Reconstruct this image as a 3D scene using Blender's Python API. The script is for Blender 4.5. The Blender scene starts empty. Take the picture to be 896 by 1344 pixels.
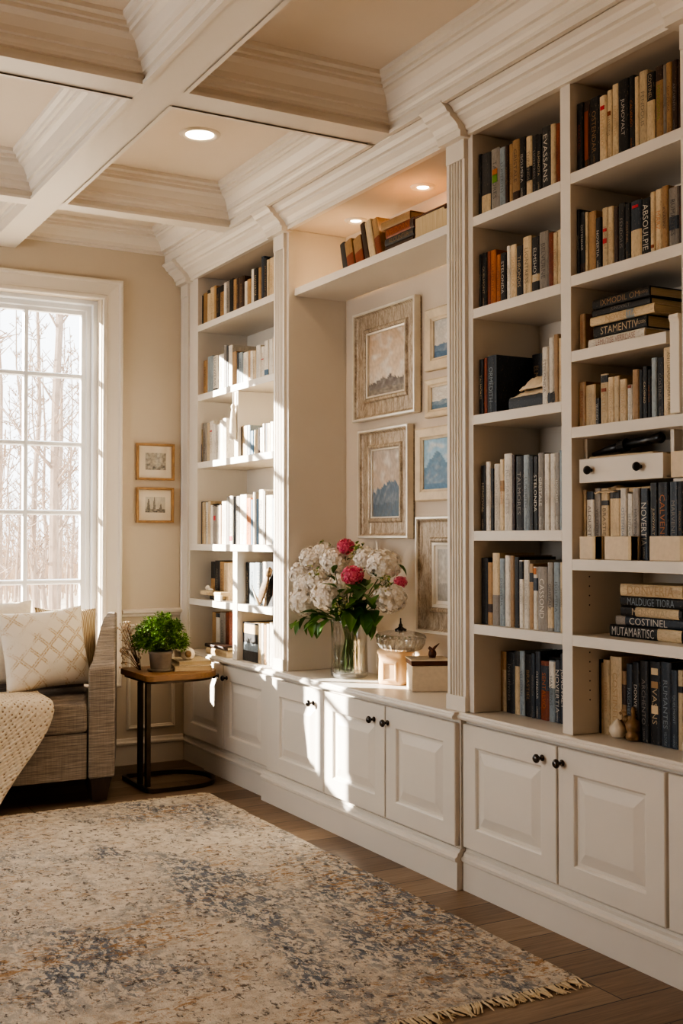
WORLD, SUN, LEFTW, EXPO, VT, LOOK = 3.3, 28, 22, 0.2, "AgX", "AgX - High Contrast"
import bpy, bmesh, math, random
from mathutils import Vector, Matrix, Euler, noise as mnoise
random.seed(11)
SC = bpy.context.scene
COL = SC.collection
PI = math.pi

# ------------------------------------------------------------------ camera model (image taken as 896 x 1344)
FPX, YAW, PIT, CAMH = 1510.0, math.radians(29.138), math.radians(1.3356), 1.25
_F = Vector((math.sin(YAW)*math.cos(PIT), math.cos(YAW)*math.cos(PIT), math.sin(PIT)))
_R = Vector((math.cos(YAW), -math.sin(YAW), 0)); _U = _R.cross(_F)
_C = Vector((0, 0, CAMH))
def ray(x, y): return _F + _R*((x-448)/FPX) - _U*((y-672)/FPX)
def onx(x, y, X): d = ray(x, y); return _C + d*(X/d.x)
def ony(x, y, Y): d = ray(x, y); return _C + d*(Y/d.y)
def onz(x, y, Z): d = ray(x, y); return _C + d*((Z-CAMH)/d.z)

cam = bpy.data.cameras.new('camera'); camo = bpy.data.objects.new('camera', cam); COL.objects.link(camo)
cam.sensor_fit = 'VERTICAL'; cam.sensor_height = 24.0; cam.lens = FPX/1344*24.0
cam.clip_start = 0.05; cam.clip_end = 200
camo.location = _C; camo.rotation_euler = (PI/2+PIT, 0, -YAW)
SC.camera = camo

# ------------------------------------------------------------------ materials
MATS = {}
def lin(r, g, b):
    f = lambda c: (c/255/12.92) if c/255 <= .04045 else ((c/255+.055)/1.055)**2.4
    return (f(r), f(g), f(b), 1)
class NT:
    def __init__(s, name):
        s.m = bpy.data.materials.new(name); s.m.use_nodes = True
        s.t = s.m.node_tree; s.n = s.t.nodes; s.l = s.t.links
        s.b = s.n['Principled BSDF']; s.out = s.n['Material Output']
        MATS[name] = s.m
    def node(s, typ, **kw):
        n = s.n.new(typ)
        for k, v in kw.items():
            if k in n.inputs.keys(): n.inputs[k].default_value = v
            else: setattr(n, k, v)
        return n
    def link(s, a, b): s.l.new(a, b)
    def coord(s, kind='Object', scale=(1,1,1), rot=(0,0,0)):
        tc = s.node('ShaderNodeTexCoord'); mp = s.node('ShaderNodeMapping')
        mp.inputs['Scale'].default_value = scale; mp.inputs['Rotation'].default_value = rot
        s.link(tc.outputs[kind], mp.inputs['Vector']); return mp.outputs['Vector']
    def noise(s, vec, scale, detail=3, rough=.55, dist=0):
        n = s.node('ShaderNodeTexNoise'); n.inputs['Scale'].default_value = scale
        n.inputs['Detail'].default_value = detail; n.inputs['Roughness'].default_value = rough
        n.inputs['Distortion'].default_value = dist
        if vec is not None: s.link(vec, n.inputs['Vector'])
        return n.outputs['Fac']
    def ramp(s, fac, stops, interp='LINEAR'):
        r = s.node('ShaderNodeValToRGB'); r.color_ramp.interpolation = interp
        e = r.color_ramp.elements
        while len(e) < len(stops): e.new(.5)
        for i, (p, c) in enumerate(stops):
            e[i].position = p; e[i].color = c if len(c) == 4 else (*c, 1)
        s.link(fac, r.inputs['Fac']); return r.outputs['Color']
    def mix(s, a, b, fac, mode='MIX'):
        m = s.node('ShaderNodeMix'); m.data_type = 'RGBA'; m.blend_type = mode
        for sock, v in ((m.inputs[0], fac), (m.inputs[6], a), (m.inputs[7], b)):
            if hasattr(v, 'is_linked'): s.link(v, sock)
            else: sock.default_value = v
        return m.outputs[2]
    def bump(s, h, strength=.2, dist=.01):
        b = s.node('ShaderNodeBump'); b.inputs['Strength'].default_value = strength; b.inputs['Distance'].default_value = dist
        s.link(h, b.inputs['Height']); s.link(b.outputs['Normal'], s.b.inputs['Normal'])
    def base(s, c):
        if hasattr(c, 'is_linked'): s.link(c, s.b.inputs['Base Color'])
        else: s.b.inputs['Base Color'].default_value = c
    def rough(s, v): s.b.inputs['Roughness'].default_value = v
    def metal(s, v): s.b.inputs['Metallic'].default_value = v

def simple(name, col, rough=.5, var=.06, scale=6, metal=0, bump=0, bscale=60, stretch=(1,1,1)):
    n = NT(name); v = n.coord('Object', stretch)
    f = n.noise(v, scale, 4)
    c1 = tuple(max(0, x*(1-var)) for x in col[:3])+(1,); c2 = tuple(min(1, x*(1+var)) for x in col[:3])+(1,)
    n.base(n.ramp(f, [(.3, c1), (.7, c2)])); n.rough(rough); n.metal(metal)
    if bump: n.bump(n.noise(v, bscale, 3), bump, .004)
    return n.m

PAINT = lin(224, 216, 204)
simple('cabinet_paint', PAINT, .38, .02, 3, bump=.03, bscale=25)
simple('trim_paint', lin(226, 217, 204), .38, .02, 3)
simple('ceiling_paint', lin(228, 215, 198), .7, .02, 2)
simple('wall_paint', lin(206, 193, 174), .75, .03, 2, bump=.05, bscale=80)
simple('niche_paint', lin(214, 200, 182), .7, .03, 2, bump=.04, bscale=80)
simple('window_paint', lin(236, 236, 236), .4, .02)
simple('dark_metal', (.018, .014, .011), .32, .1, 20, metal=.9)
simple('knob_metal', (.10, .09, .085), .22, .1, 20, metal=1)
simple('bronze_metal', (.075, .052, .033), .36, .25, 12, metal=.85)
simple('gold_frame_wood', lin(172, 134, 90), .4, .2, 30, stretch=(1,1,1))
simple('cream_frame', lin(216, 198, 170), .5, .1, 20, bump=.1)
simple('paper', lin(214, 194, 160), .85, .08, 40)
simple('mat_board', lin(222, 210, 190), .9, .02)
simple('white_plastic', lin(228, 220, 206), .5, .02)
simple('black_plastic', (.008, .008, .009), .3, .1)
simple('soil', (.03, .02, .012), .95, .3, 60)
simple('stem_green', lin(84, 104, 44), .6, .2, 30)
simple('twig_brown', lin(120, 88, 56), .8, .2, 30)
simple('clay_pot', lin(150, 136, 120), .7, .15, 18, bump=.15)
simple('shell_white', lin(228, 214, 192), .4, .12, 25)
simple('gold_ornament', lin(150, 118, 80), .5, .35, 60, metal=.2)
simple('peach_ceramic', lin(226, 190, 148), .45, .12, 14, bump=.08, bscale=20)
simple('box_linen', lin(220, 203, 178), .8, .05, 60, bump=.12, bscale=300)
simple('brown_leather', lin(92, 50, 26), .45, .25, 30, bump=.1)
simple('leg_wood', lin(56, 38, 26), .5, .25, 20, stretch=(6,6,1))
simple('table_wood', lin(150, 112, 72), .45, .2, 12, stretch=(1,8,8))
simple('carved_wood', lin(122, 98, 70), .6, .3, 40, stretch=(1,1,3))
simple('dried_flower', lin(196, 172, 146), .9, .25, 60)
simple('linen_white', lin(236, 226, 210), .9, .05, 60, bump=.15, bscale=350)
simple('crumpled_paper', lin(222, 202, 172), .85, .12, 18, bump=.5, bscale=40)

# cover material: each object carries its own colour
n = NT('book_cover'); oi = n.node('ShaderNodeObjectInfo'); v = n.coord('Object', (3, 3, 1))
w = n.noise(v, 14, 4, .65)
wear = n.ramp(w, [(.25, (.62,.6,.57)), (.6, (1,1,1))])
c_ = n.mix(oi.outputs['Color'], wear, .75, 'MULTIPLY')
fl_ = n.noise(n.coord('Object', (60, 60, 14)), 5, 3, .7); sc_ = n.noise(n.coord('Object', (30, 30, 9)), 9, 2, .6)
c_ = n.mix(c_, n.ramp(fl_, [(.56, (1,1,1)), (.60, (.55,.52,.49))]), .5, 'MULTIPLY')
c_ = n.mix(c_, lin(188,168,138), n.ramp(sc_, [(.63, (0,0,0)), (.70, (.3,.3,.3))]))
n.base(c_); n.rough(.45); n.bump(n.noise(v, 120, 2), .08, .002)
n = NT('book_ink'); oi = n.node('ShaderNodeObjectInfo'); n.base(oi.outputs['Color']); n.rough(.5)
n = NT('page_edges'); v = n.coord('Object', (1, 1, 1)); 
f = n.noise(n.coord('Object', (8, 600, 8)), 1, 2); n.base(n.ramp(f, [(.3, lin(190,164,122)), (.7, lin(222,202,166))])); n.rough(.9)

# vertex painted canvases
n = NT('painted_canvas'); a = n.node('ShaderNodeVertexColor'); a.layer_name = 'Col'
n.base(a.outputs['Color']); n.rough(.6); n.bump(n.noise(n.coord('Object'), 160, 3), .25, .003)

# distressed frame
def distressed(name, c1, c2, c3, stretch):
    n = NT(name); v = n.coord('Object', stretch)
    f = n.noise(v, 9, 6, .7); g = n.noise(v, 40, 3, .6)
    c = n.ramp(f, [(.3, c1), (.5, c2), (.72, c3)])
    n.base(n.mix(c, n.ramp(g, [(.35, (.55,.5,.45)), (.6, (1,1,1))]), .6, 'MULTIPLY')); n.rough(.45); n.metal(.15)
    n.bump(g, .25, .004)
distressed('silvered_wood', lin(142,120,96), lin(190,174,152), lin(220,208,190), (1, 9, 2.2))
simple('silver_rim', lin(232,224,210), .32, .08, 14, metal=.25)

# glass
def glass(name, tint, facing=.35, lo=.04, hi=.45, rough=.02):
    n = NT(name); n.n.remove(n.b)
    tr = n.node('ShaderNodeBsdfTransparent'); tr.inputs['Color'].default_value = tint
    gl = n.node('ShaderNodeBsdfGlossy'); gl.inputs['Roughness'].default_value = rough
    lw = n.node('ShaderNodeLayerWeight'); lw.inputs['Blend'].default_value = facing
    mr = n.node('ShaderNodeMapRange'); mr.inputs['To Min'].default_value = lo; mr.inputs['To Max'].default_value = hi
    n.link(lw.outputs['Facing'], mr.inputs['Value'])
    mx = n.node('ShaderNodeMixShader'); n.link(mr.outputs['Result'], mx.inputs['Fac'])
    n.link(tr.outputs['BSDF'], mx.inputs[1]); n.link(gl.outputs['BSDF'], mx.inputs[2]); n.link(mx.outputs['Shader'], n.out.inputs['Surface'])
glass('window_glass', (.97,.98,.98,1), .2, .02, .25)
glass('picture_glass', (.99,.99,.99,1), .2, .015, .25, .05)
glass('vase_glass', (.96,.97,.96,1), .5, .06, .85)
glass('water', (.90,.93,.88,1), .3, .02, .3)
glass('cut_glass', (.88,.87,.84,1), .5, .12, .85, .05)

# emissive lens
n = NT('lamp_lens'); n.b.inputs['Emission Color'].default_value = (1,.80,.55,1); n.b.inputs['Emission Strength'].default_value = 14; n.base((1,.9,.8,1))

# wooden floor, planks along x
n = NT('oak_floor'); v = n.coord('Object')
br = n.node('ShaderNodeTexBrick'); n.link(v, br.inputs['Vector'])
br.offset = .37; br.inputs['Scale'].default_value = 1; br.inputs['Brick Width'].default_value = 1.35; br.inputs['Row Height'].default_value = .17
br.inputs['Mortar Size'].default_value = .0022; br.inputs['Mortar Smooth'].default_value = .3; br.inputs['Bias'].default_value = 0
br.inputs['Color1'].default_value = (.0, .0, .0, 1); br.inputs['Color2'].default_value = (1, 1, 1, 1); br.inputs['Mortar'].default_value = (.5, .5, .5, 1)
tone = n.ramp(br.outputs['Color'], [(0, lin(122, 100, 80)), (.5, lin(146, 122, 99)), (1, lin(170, 146, 120))])
g = n.noise(n.coord('Object', (1.2, 22, 1)), 4, 6, .65, .6)
g2 = n.noise(n.coord('Object', (.5, 3, 1)), 3, 3)
c = n.mix(tone, n.ramp(g, [(.3, (.50,.46,.42)), (.62, (1,1,1))]), .75, 'MULTIPLY')
c = n.mix(c, n.ramp(g2, [(.3, (.75,.72,.70)), (.7, (1.0,1.0,1.0))]), .8, 'MULTIPLY')
c = n.mix(c, (.02,.012,.008,1), br.outputs['Fac'])
n.base(c); n.rough(.42); n.bump(g, .12, .003)

# rug
n = NT('rug_pile'); v = n.coord('Object')
base = n.ramp(n.noise(v, 26, 5, .7), [(.3, lin(184,170,152)), (.5, lin(214,202,184)), (.75, lin(230,220,204))])
wx = n.noise(n.coord('Object', (1.0, .55, 1)), 1.6, 2, .5, 1.0)          # large islands
fine = n.noise(n.coord('Object', (1, .5, 1)), 46, 8, .74, .8)
fine2 = n.noise(n.coord('Object', (.6, 1, 1)), 38, 8, .76, 1.1)
fine3 = n.noise(n.coord('Object', (1, .7, 1)), 44, 8, .75, .4)
isl_b = n.ramp(n.noise(n.coord('Object', (1.0, .6, 1)), 2.3, 3, .55, .8), [(.42, (0,0,0)), (.60, (1,1,1))])
isl_o = n.ramp(n.noise(n.coord('Object', (.7, 1.0, 1)), 2.0, 3, .55, 1.3), [(.42, (0,0,0)), (.58, (1,1,1))])
blue = n.mix((0,0,0,1), n.ramp(fine, [(.47, (0,0,0)), (.53, (1,1,1))]), isl_b)
och = n.mix((0,0,0,1), n.ramp(fine2, [(.51, (0,0,0)), (.57, (1,1,1))]), isl_o)
drk = n.ramp(fine3, [(.545, (0,0,0)), (.60, (1,1,1))])
c = n.mix(base, lin(92, 104, 118), n.mix((0,0,0,1), blue, .88))
c = n.mix(c, lin(164, 122, 72), n.mix((0,0,0,1), och, .85))
c = n.mix(c, lin(66, 58, 56), n.mix((0,0,0,1), drk, .8))
spk = n.ramp(n.noise(n.coord('Object', (1,1,1)), 85, 3, .6), [(.62, (0,0,0)), (.68, (1,1,1))])
c = n.mix(c, lin(188, 132, 66), n.mix((0,0,0,1), spk, .55))
n.base(c); n.rough(.95); n.bump(n.noise(v, 220, 3), .6, .006)
simple('rug_fringe', lin(216, 198, 168), .95, .15, 60)

# sofa fabric: horizontal slub weave
n = NT('sofa_fabric')
f = n.noise(n.coord('Object', (9, 9, 260)), 1, 3, .65); f2 = n.noise(n.coord('Object', (150, 150, 8)), 1, 3)
c = n.ramp(f, [(.3, lin(118, 106, 96)), (.5, lin(148, 135, 122)), (.7, lin(178, 165, 151))])
n.base(n.mix(c, n.ramp(f2, [(.3, (.7,.68,.66)), (.65, (1,1,1))]), .6, 'MULTIPLY')); n.rough(.95); n.bump(f, .35, .004)
# embroidered pillow fabric (object space: x,z are the face)
n = NT('embroidered_linen'); v = n.coord('Object')
sx = n.node('ShaderNodeSeparateXYZ'); n.link(v, sx.inputs[0])
def m_(op, a, b=None):
    q = n.node('ShaderNodeMath'); q.operation = op
    for i, t in enumerate((a, b)):
        if t is None: continue
        if hasattr(t, 'is_linked'): n.link(t, q.inputs[i])
        else: q.inputs[i].default_value = t
    return q.outputs[0]
P = .10
u = m_('ADD', sx.outputs[0], sx.outputs[2]); w = m_('SUBTRACT', sx.outputs[0], sx.outputs[2])
du = m_('ABSOLUTE', m_('SUBTRACT', m_('FRACT', m_('DIVIDE', u, P)), .5)); dw = m_('ABSOLUTE', m_('SUBTRACT', m_('FRACT', m_('DIVIDE', w, P)), .5))
dia = m_('MAXIMUM', du, dw)
ring = m_('LESS_THAN', m_('ABSOLUTE', m_('SUBTRACT', dia, .43)), .05)
patch = n.ramp(n.noise(v, 7, 2), [(.36, (.35,.35,.35)), (.52, (1,1,1))])
tuft = m_('MULTIPLY', m_('MULTIPLY', ring, n.noise(v, 130, 2)), patch)
c = n.mix(lin(236,226,210), lin(212,188,152), n.ramp(m_('ADD', tuft, m_('MULTIPLY', n.noise(v, 9, 3), .12)), [(.35,(0,0,0)), (.62,(1,1,1))]))
n.base(c); n.rough(.95)
h = m_('ADD', m_('MULTIPLY', tuft, 1.4), m_('MULTIPLY', n.noise(v, 300, 2), .25)); n.bump(h, .8, .006)
# corded pillow
n = NT('corded_fabric'); wv = n.node('ShaderNodeTexWave'); wv.bands_direction = 'X'; wv.inputs['Scale'].default_value = 30; wv.inputs['Distortion'].default_value = 1.0
wv.inputs['Detail'].default_value = 2
n.link(n.coord('Object'), wv.inputs['Vector'])
n.base(n.ramp(wv.outputs['Fac'], [(.1, lin(170,140,102)), (.5, lin(224,206,178))])); n.rough(.95); n.bump(wv.outputs['Fac'], .7, .006)
# knit throw with UV grid of eyelets
n = NT('knit_throw'); tc = n.node('ShaderNodeTexCoord'); mp = n.node('ShaderNodeMapping'); mp.inputs['Rotation'].default_value = (0,0,PI/4); mp.inputs['Scale'].default_value = (48,48,48)
n.link(tc.outputs['UV'], mp.inputs['Vector'])
vo = n.node('ShaderNodeTexVoronoi'); vo.inputs['Scale'].default_value = 1; vo.inputs['Randomness'].default_value = .25; n.link(mp.outputs['Vector'], vo.inputs['Vector'])
n.base(n.ramp(vo.outputs['Distance'], [(.12, lin(150,118,80)), (.26, lin(228,212,188))])); n.rough(.95)
n.bump(vo.outputs['Distance'], .8, .012)
# leaves
def leafmat(name, a, b, rough=.5):
    n = NT(name); oi = n.node('ShaderNodeNewGeometry')
    n.base(n.ramp(oi.outputs['Random Per Island'], [(0, a), (1, b)])); n.rough(rough)
    n.b.inputs['Subsurface Weight'].default_value = 0.0
leafmat('box_leaf', lin(52,84,26), lin(128,164,62))
leafmat('dark_leaf', lin(50,88,34), lin(112,152,66), .38)
leafmat('white_petal', lin(240,228,210), lin(254,248,240), .7)
leafmat('pink_petal', lin(208,48,98), lin(246,142,164), .7)
leafmat('blush_bud', lin(210,190,160), lin(160,170,90), .7)
# outdoors
simple('tree_bark', lin(150, 132, 118), .9, .2, 8, stretch=(4,4,1))
simple('forest_floor', lin(206, 186, 160), .95, .2, 3, bump=.3, bscale=20)
simple('brush_twigs', lin(176, 152, 130), .95, .2, 5)

# ------------------------------------------------------------------ mesh builder
class MB:
    def __init__(s): s.v = []; s.f = []; s.uv = None
    def quad(s, a, b, c, d): i = len(s.v); s.v += [a, b, c, d]; s.f.append((i, i+1, i+2, i+3))
    def box(s, x0, x1, y0, y1, z0, z1):
        if x0 > x1: x0, x1 = x1, x0
        if y0 > y1: y0, y1 = y1, y0
        if z0 > z1: z0, z1 = z1, z0
        i = len(s.v)
        s.v += [(x0,y0,z0),(x1,y0,z0),(x1,y1,z0),(x0,y1,z0),(x0,y0,z1),(x1,y0,z1),(x1,y1,z1),(x0,y1,z1)]
        s.f += [tuple(i+k for k in q) for q in ((0,3,2,1),(4,5,6,7),(0,1,5,4),(1,2,6,5),(2,3,7,6),(3,0,4,7))]
        return s
    def prism(s, poly, place, a, b, taper=None):
        """closed polygon extruded between a and b; place(u, v, t) -> xyz"""
        i = len(s.v); k = len(poly)
        s.v += [place(u, v, a) for u, v in poly] + [place(u, v, b) for u, v in poly]
        s.f += [(i+j, i+(j+1) % k, i+k+(j+1) % k, i+k+j) for j in range(k)]
        s.f += [tuple(i+j for j in range(k))[::-1], tuple(i+k+j for j in range(k))]
        return s
    def ringframe(s, a0, a1, b0, b1, prof, place, fill=False):
        """mitred rectangular moulding: prof = [(inset, depth)], place(a, b, depth) -> xyz"""
        i = len(s.v)
        for ins, dep in prof:
            s.v += [place(a0+ins, b0+ins, dep), place(a1-ins, b0+ins, dep), place(a1-ins, b1-ins, dep), place(a0+ins, b1-ins, dep)]
        for j in range(len(prof)-1):
            for k in range(4):
                s.f.append((i+4*j+k, i+4*j+(k+1) % 4, i+4*(j+1)+(k+1) % 4, i+4*(j+1)+k))
        if fill:
            j = len(prof)-1; s.f.append((i+4*j, i+4*j+1, i+4*j+2, i+4*j+3))
        return s
    def lathe(s, prof, c, seg=24, sx=1, sy=1, cap=True, wob=None):
        i = len(s.v); k = len(prof)
        for r, z in prof:
            for j in range(seg):
                a = 2*PI*j/seg; rr = r*(wob(a, z) if wob else 1)
                s.v.append((c[0]+rr*math.cos(a)*sx, c[1]+rr*math.sin(a)*sy, c[2]+z))
        for p in range(k-1):
            for j in range(seg):
                s.f.append((i+p*seg+j, i+p*seg+(j+1) % seg, i+(p+1)*seg+(j+1) % seg, i+(p+1)*seg+j))
        if cap:
            s.f.append(tuple(i+j for j in range(seg))[::-1]); s.f.append(tuple(i+(k-1)*seg+j for j in range(seg)))
        return s
    def tube(s, pts, rad, seg=6):
        pts = [Vector(p) for p in pts]; i = len(s.v); n_ = len(pts)
        rads = rad if isinstance(rad, (list, tuple)) else [rad]*n_
        for k, p in enumerate(pts):
            t = (pts[min(k+1, n_-1)]-pts[max(k-1, 0)]).normalized()
            up = Vector((0, 0, 1)) if abs(t.z) < .9 else Vector((1, 0, 0))
            a = t.cross(up).normalized(); b = t.cross(a)
            for j in range(seg):
                q = p + (a*math.cos(2*PI*j/seg)+b*math.sin(2*PI*j/seg))*rads[k]; s.v.append(tuple(q))
        for k in range(n_-1):
            for j in range(seg):
                s.f.append((i+k*seg+j, i+k*seg+(j+1) % seg, i+(k+1)*seg+(j+1) % seg, i+(k+1)*seg+j))
        s.f.append(tuple(i+j for j in range(seg))[::-1]); s.f.append(tuple(i+(n_-1)*seg+j for j in range(seg)))
        return s
    def grid(s, fn, nu, nv, uvfn=None):
        i = len(s.v)
        for a in range(nu+1):
            for b in range(nv+1): s.v.append(tuple(fn(a/nu, b/nv)))
        for a in range(nu):
            for b in range(nv):
                p = i+a*(nv+1)+b; s.f.append((p, p+nv+1, p+nv+2, p+1))
        return s
    def xform(s, M, start=0):
        for k in range(start, len(s.v)): s.v[k] = tuple(M @ Vector(s.v[k]))
        return s
    def build(s, name, mat, parent=None, smooth=False, bevel=0, seg=2, subd=0, local=False, colour=None, solid=0):
        off = Vector((0, 0, 0))
        if parent is not None and not local: off = Vector(parent.get('_loc', (0, 0, 0)))
        me = bpy.data.meshes.new(name)
        me.from_pydata([tuple(Vector(p)-off) for p in s.v], [], s.f)
        bm = bmesh.new(); bm.from_mesh(me); bmesh.ops.recalc_face_normals(bm, faces=bm.faces); bm.to_mesh(me); bm.free()
        if smooth: me.polygons.foreach_set('use_smooth', [True]*len(me.polygons))
        me.materials.append(MATS[mat]); me.update()
        o = bpy.data.objects.new(name, me); COL.objects.link(o)
        if parent is not None:
            o.parent = parent
            if not local: o['_loc'] = tuple(off)
            else: o['_loc'] = (0, 0, 0)
        if colour: o.color = colour if len(colour) == 4 else (*colour, 1)
        if bevel:
            b = o.modifiers.new('bevel', 'BEVEL'); b.width = bevel; b.segments = seg; b.limit_method = 'ANGLE'; b.angle_limit = math.radians(40)
            if smooth is None: pass
        if subd:
            d = o.modifiers.new('subdivision', 'SUBSURF'); d.levels = subd; d.render_levels = subd
        if solid:
            d = o.modifiers.new('solidify', 'SOLIDIFY'); d.thickness = solid
        return o

def thing(name, loc, label, cat, group=None, rot=None):
    o = bpy.data.objects.new(name, None); COL.objects.link(o); o.location = loc; o['_loc'] = tuple(loc)
    o.empty_display_size = .05
    if rot: o.rotation_euler = rot
    o['label'] = label; o['category'] = cat
    if group: o['group'] = group
    return o
def tag(o, label, cat, group=None):
    o['label'] = label; o['category'] = cat
    if group: o['group'] = group
    return o
def struct(o): o['kind'] = 'structure'; return o
def mb(): return MB()
XZ = lambda u, v, t: (u, t, v)      # profile in x-z swept along y
# ================================================================== THE SETTING
XL, XR, YB, YF, ZC = -2.3, 2.71, -1.4, 6.17, 2.98
struct(mb().box(XL-.1, XR+.1, YB-.1, YF+.16, -.06, 0).build('floor', 'oak_floor'))
struct(mb().box(XL-.1, XR+.1, YB-.1, YF+.16, ZC, ZC+.08).build('ceiling', 'ceiling_paint'))
struct(mb().box(XR, XR+.1, YB-.1, YF+.16, 0, ZC).build('wall_right', 'niche_paint'))
struct(mb().box(XL-.1, XR+.1, YB-.1, YB, 0, ZC).build('wall_back', 'wall_paint'))
# far wall with the window opening and an unseen one added for sun
W1 = (.675, 1.924, .54, 2.576); W2 = (-.06, .62, .54, 2.576)
b = mb()
b.box(W1[1], XR, YF, YF+.16, 0, ZC); b.box(W2[1], W1[0], YF, YF+.16, 0, ZC); b.box(XL-.1, W2[0], YF, YF+.16, 0, ZC)
for w in (W1, W2): b.box(w[0], w[1], YF, YF+.16, 0, w[2]); b.box(w[0], w[1], YF, YF+.16, w[3], ZC)
struct(b.build('wall_far', 'wall_paint'))
# left wall with a wide window opening
b = mb(); LW = (3.3, 5.3, .75, 2.35)
b.box(XL-.1, XL, YB, LW[0], 0, ZC); b.box(XL-.1, XL, LW[1], YF, 0, ZC); b.box(XL-.1, XL, LW[0], LW[1], 0, LW[2]); b.box(XL-.1, XL, LW[0], LW[1], LW[3], ZC)
struct(b.build('wall_left', 'wall_paint'))

FACE = lambda a, c, d: (a, YF-d, c)
CASE = [(0,0),(0,.026),(.006,.032),(.016,.032),(.024,.022),(.034,.020),(.07,.015),(.085,.014),(.09,.020),(.104,.022),(.110,.018),(.1105,0)]
def window(name, w, panes, added_blind=None):
    root = struct(bpy.data.objects.new(name, None)); COL.objects.link(root); root.location = (w[0], YF, w[2]); root['_loc'] = (w[0], YF, w[2])
    b = mb(); pr_ = CASE if panes == 4 else [(0,0),(0,.02),(.01,.022),(.017,.018),(.0175,0)]
    if panes == 4:      # left jamb narrows to the mullion shared with the next window
        i = len(b.v)
        for ins, dep in CASE:
            q = ins*.16
            b.v += [FACE(w[0]-.018+q, w[2]-.106+ins, dep), FACE(w[1]+.115-ins, w[2]-.106+ins, dep), FACE(w[1]+.115-ins, w[3]+.106-ins, dep), FACE(w[0]-.018+q, w[3]+.106-ins, dep)]
        for j in range(len(CASE)-1):
            for k in range(4): b.f.append((i+4*j+k, i+4*j+(k+1) % 4, i+4*(j+1)+(k+1) % 4, i+4*(j+1)+k))
    else: b.ringframe(w[0]-.018, w[1]+.018, w[2]-.018, w[3]+.018, pr_, FACE)
    b.build('casing', 'trim_paint', root)
    yg = 6.30
    b = mb().ringframe(w[0], w[1], w[2], w[3], [(0,-.075),(.022,-.075),(.028,-.085),(.028,-.10),(.052,-.10),(.058,-.108),(.079,-.112),(.079,-.15),(0,-.15)], FACE)
    b.build('sash_frame', 'window_paint', root)
    g0, g1, h0, h1 = w[0]+.079, w[1]-.079, w[2]+.079, 2.511
    b = mb(); n_ = panes
    for xm in ((1.539, 1.233, .927) if panes == 4 else ((g0+g1)/2,)):
        b.prism([(-.016,0),(-.010,-.02),(.010,-.02),(.016,0),(.010,.02),(-.010,.02)], lambda u, v, t: (xm+u, yg+v, t), h0, h1)
    for zm in (1.014, 1.395, 1.773, 2.152):
        b.prism([(-.015,0),(-.009,-.02),(.009,-.02),(.015,0),(.009,.02),(-.009,.02)], lambda u, v, t: (t, yg+v*.98, zm+u), g0, g1)
    b.build('muntin_grid', 'window_paint', root)
    mb().box(g0, g1, yg-.002, yg+.002, h0, h1).build('pane', 'window_glass', root)
    if added_blind:  # unseen blind added to cap the height of the sun patch
        b = mb().box(w[0]+.01, w[1]-.01, YF+.03, YF+.036, added_blind, w[3]-.04); b.box(w[0]+.01, w[1]-.01, YF+.02, YF+.045, added_blind-.02, added_blind)
        b.build('added_roller_blind', 'linen_white', root)
        mb().tube([(w[0]+.01, YF+.035, w[3]-.03), (w[1]-.01, YF+.035, w[3]-.03)], .026, 12).build('added_blind_roller', 'linen_white', root)
window('window_1', W1, 4); window('added_window_2', W2, 2, 1.64)  # second window is out of view, added and placed for the low sun patch

# baseboards, chair rail and wall panel
bp = [(0,0),(.018,0),(.018,.105),(.026,.112),(.026,.122),(.014,.130),(.010,.142),(0,.146)]
struct(mb().prism(bp, lambda u, v, t: (t, YF-u, v), XL, 2.405).build('baseboard_far', 'trim_paint'))
struct(mb().prism(bp, lambda u, v, t: (XL+u, t, v), YB, YF).build('baseboard_left', 'trim_paint'))
struct(mb().prism(bp, lambda u, v, t: (t, YB+u, v), XL, XR).build('baseboard_back', 'trim_paint'))
cr = [(0,.815),(.010,.818),(.014,.832),(.026,.838),(.028,.850),(.016,.856),(0,.860)]
struct(mb().prism(cr, lambda u, v, t: (t, YF-u, v), 2.045, 2.405).build('trim_1', 'trim_paint'))
pm = [(0,0),(.003,.010),(.010,.014),(.016,.008),(.022,.006),(.024,0)]
struct(mb().ringframe(2.075, 2.36, .19, .775, pm, FACE).build('trim_2', 'trim_paint'))

# coffered ceiling: beams and the crown moulding of every coffer
BXs = [(.73, .86), (2.225, 2.36), (3.725, 3.86), (5.24, 5.345)]      # along x (y ranges)
BYs = [(-1.27, -1.13), (.02, .16), (1.31, 1.45)]                    # along y (x ranges)
ZB = 2.80; XCOR = 2.29
b = mb()
for y0, y1 in BXs: b.box(XL, XR, y0, y1, ZB, ZC)
struct(b.build('trim_3', 'trim_paint'))
b = mb()
for x0, x1 in BYs: b.box(x0, x1, YB, YF, ZB-.0008, ZC)
struct(b.build('trim_4', 'trim_paint'))
crown = [(-.004,ZB-.006),(.014,ZB-.006),(.015,ZB+.006),(.004,ZB+.010),(.004,ZB+.030),(.016,ZB+.033),(.017,ZB+.044),(.024,ZB+.052),(.026,ZB+.066),(.038,ZB+.068),(.040,ZB+.088),(.058,ZB+.118),(.076,ZB+.128),(.086,ZB+.129),(.087,ZB+.142),(.100,ZB+.144),(.101,ZB+.158),(.118,ZB+.165),(.120,ZC+.001)]
xs = [XL] + [v for p in BYs for v in p] + [XCOR]; ys = [YB] + [v for p in BXs for v in p] + [YF]
CE = lambda a, c, d: (a, c, d)
b = mb()
for i in range(0, len(xs), 2):
    for j in range(0, len(ys), 2):
        pr = crown
        if j == len(ys)-2: pr = [(0, ZB+.055), (.010, ZB+.057), (.012, ZB+.068)] + crown[9:]
        b.ringframe(xs[i], xs[i+1], ys[j], ys[j+1], pr, CE)
struct(b.build('trim_5', 'trim_paint'))
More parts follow.
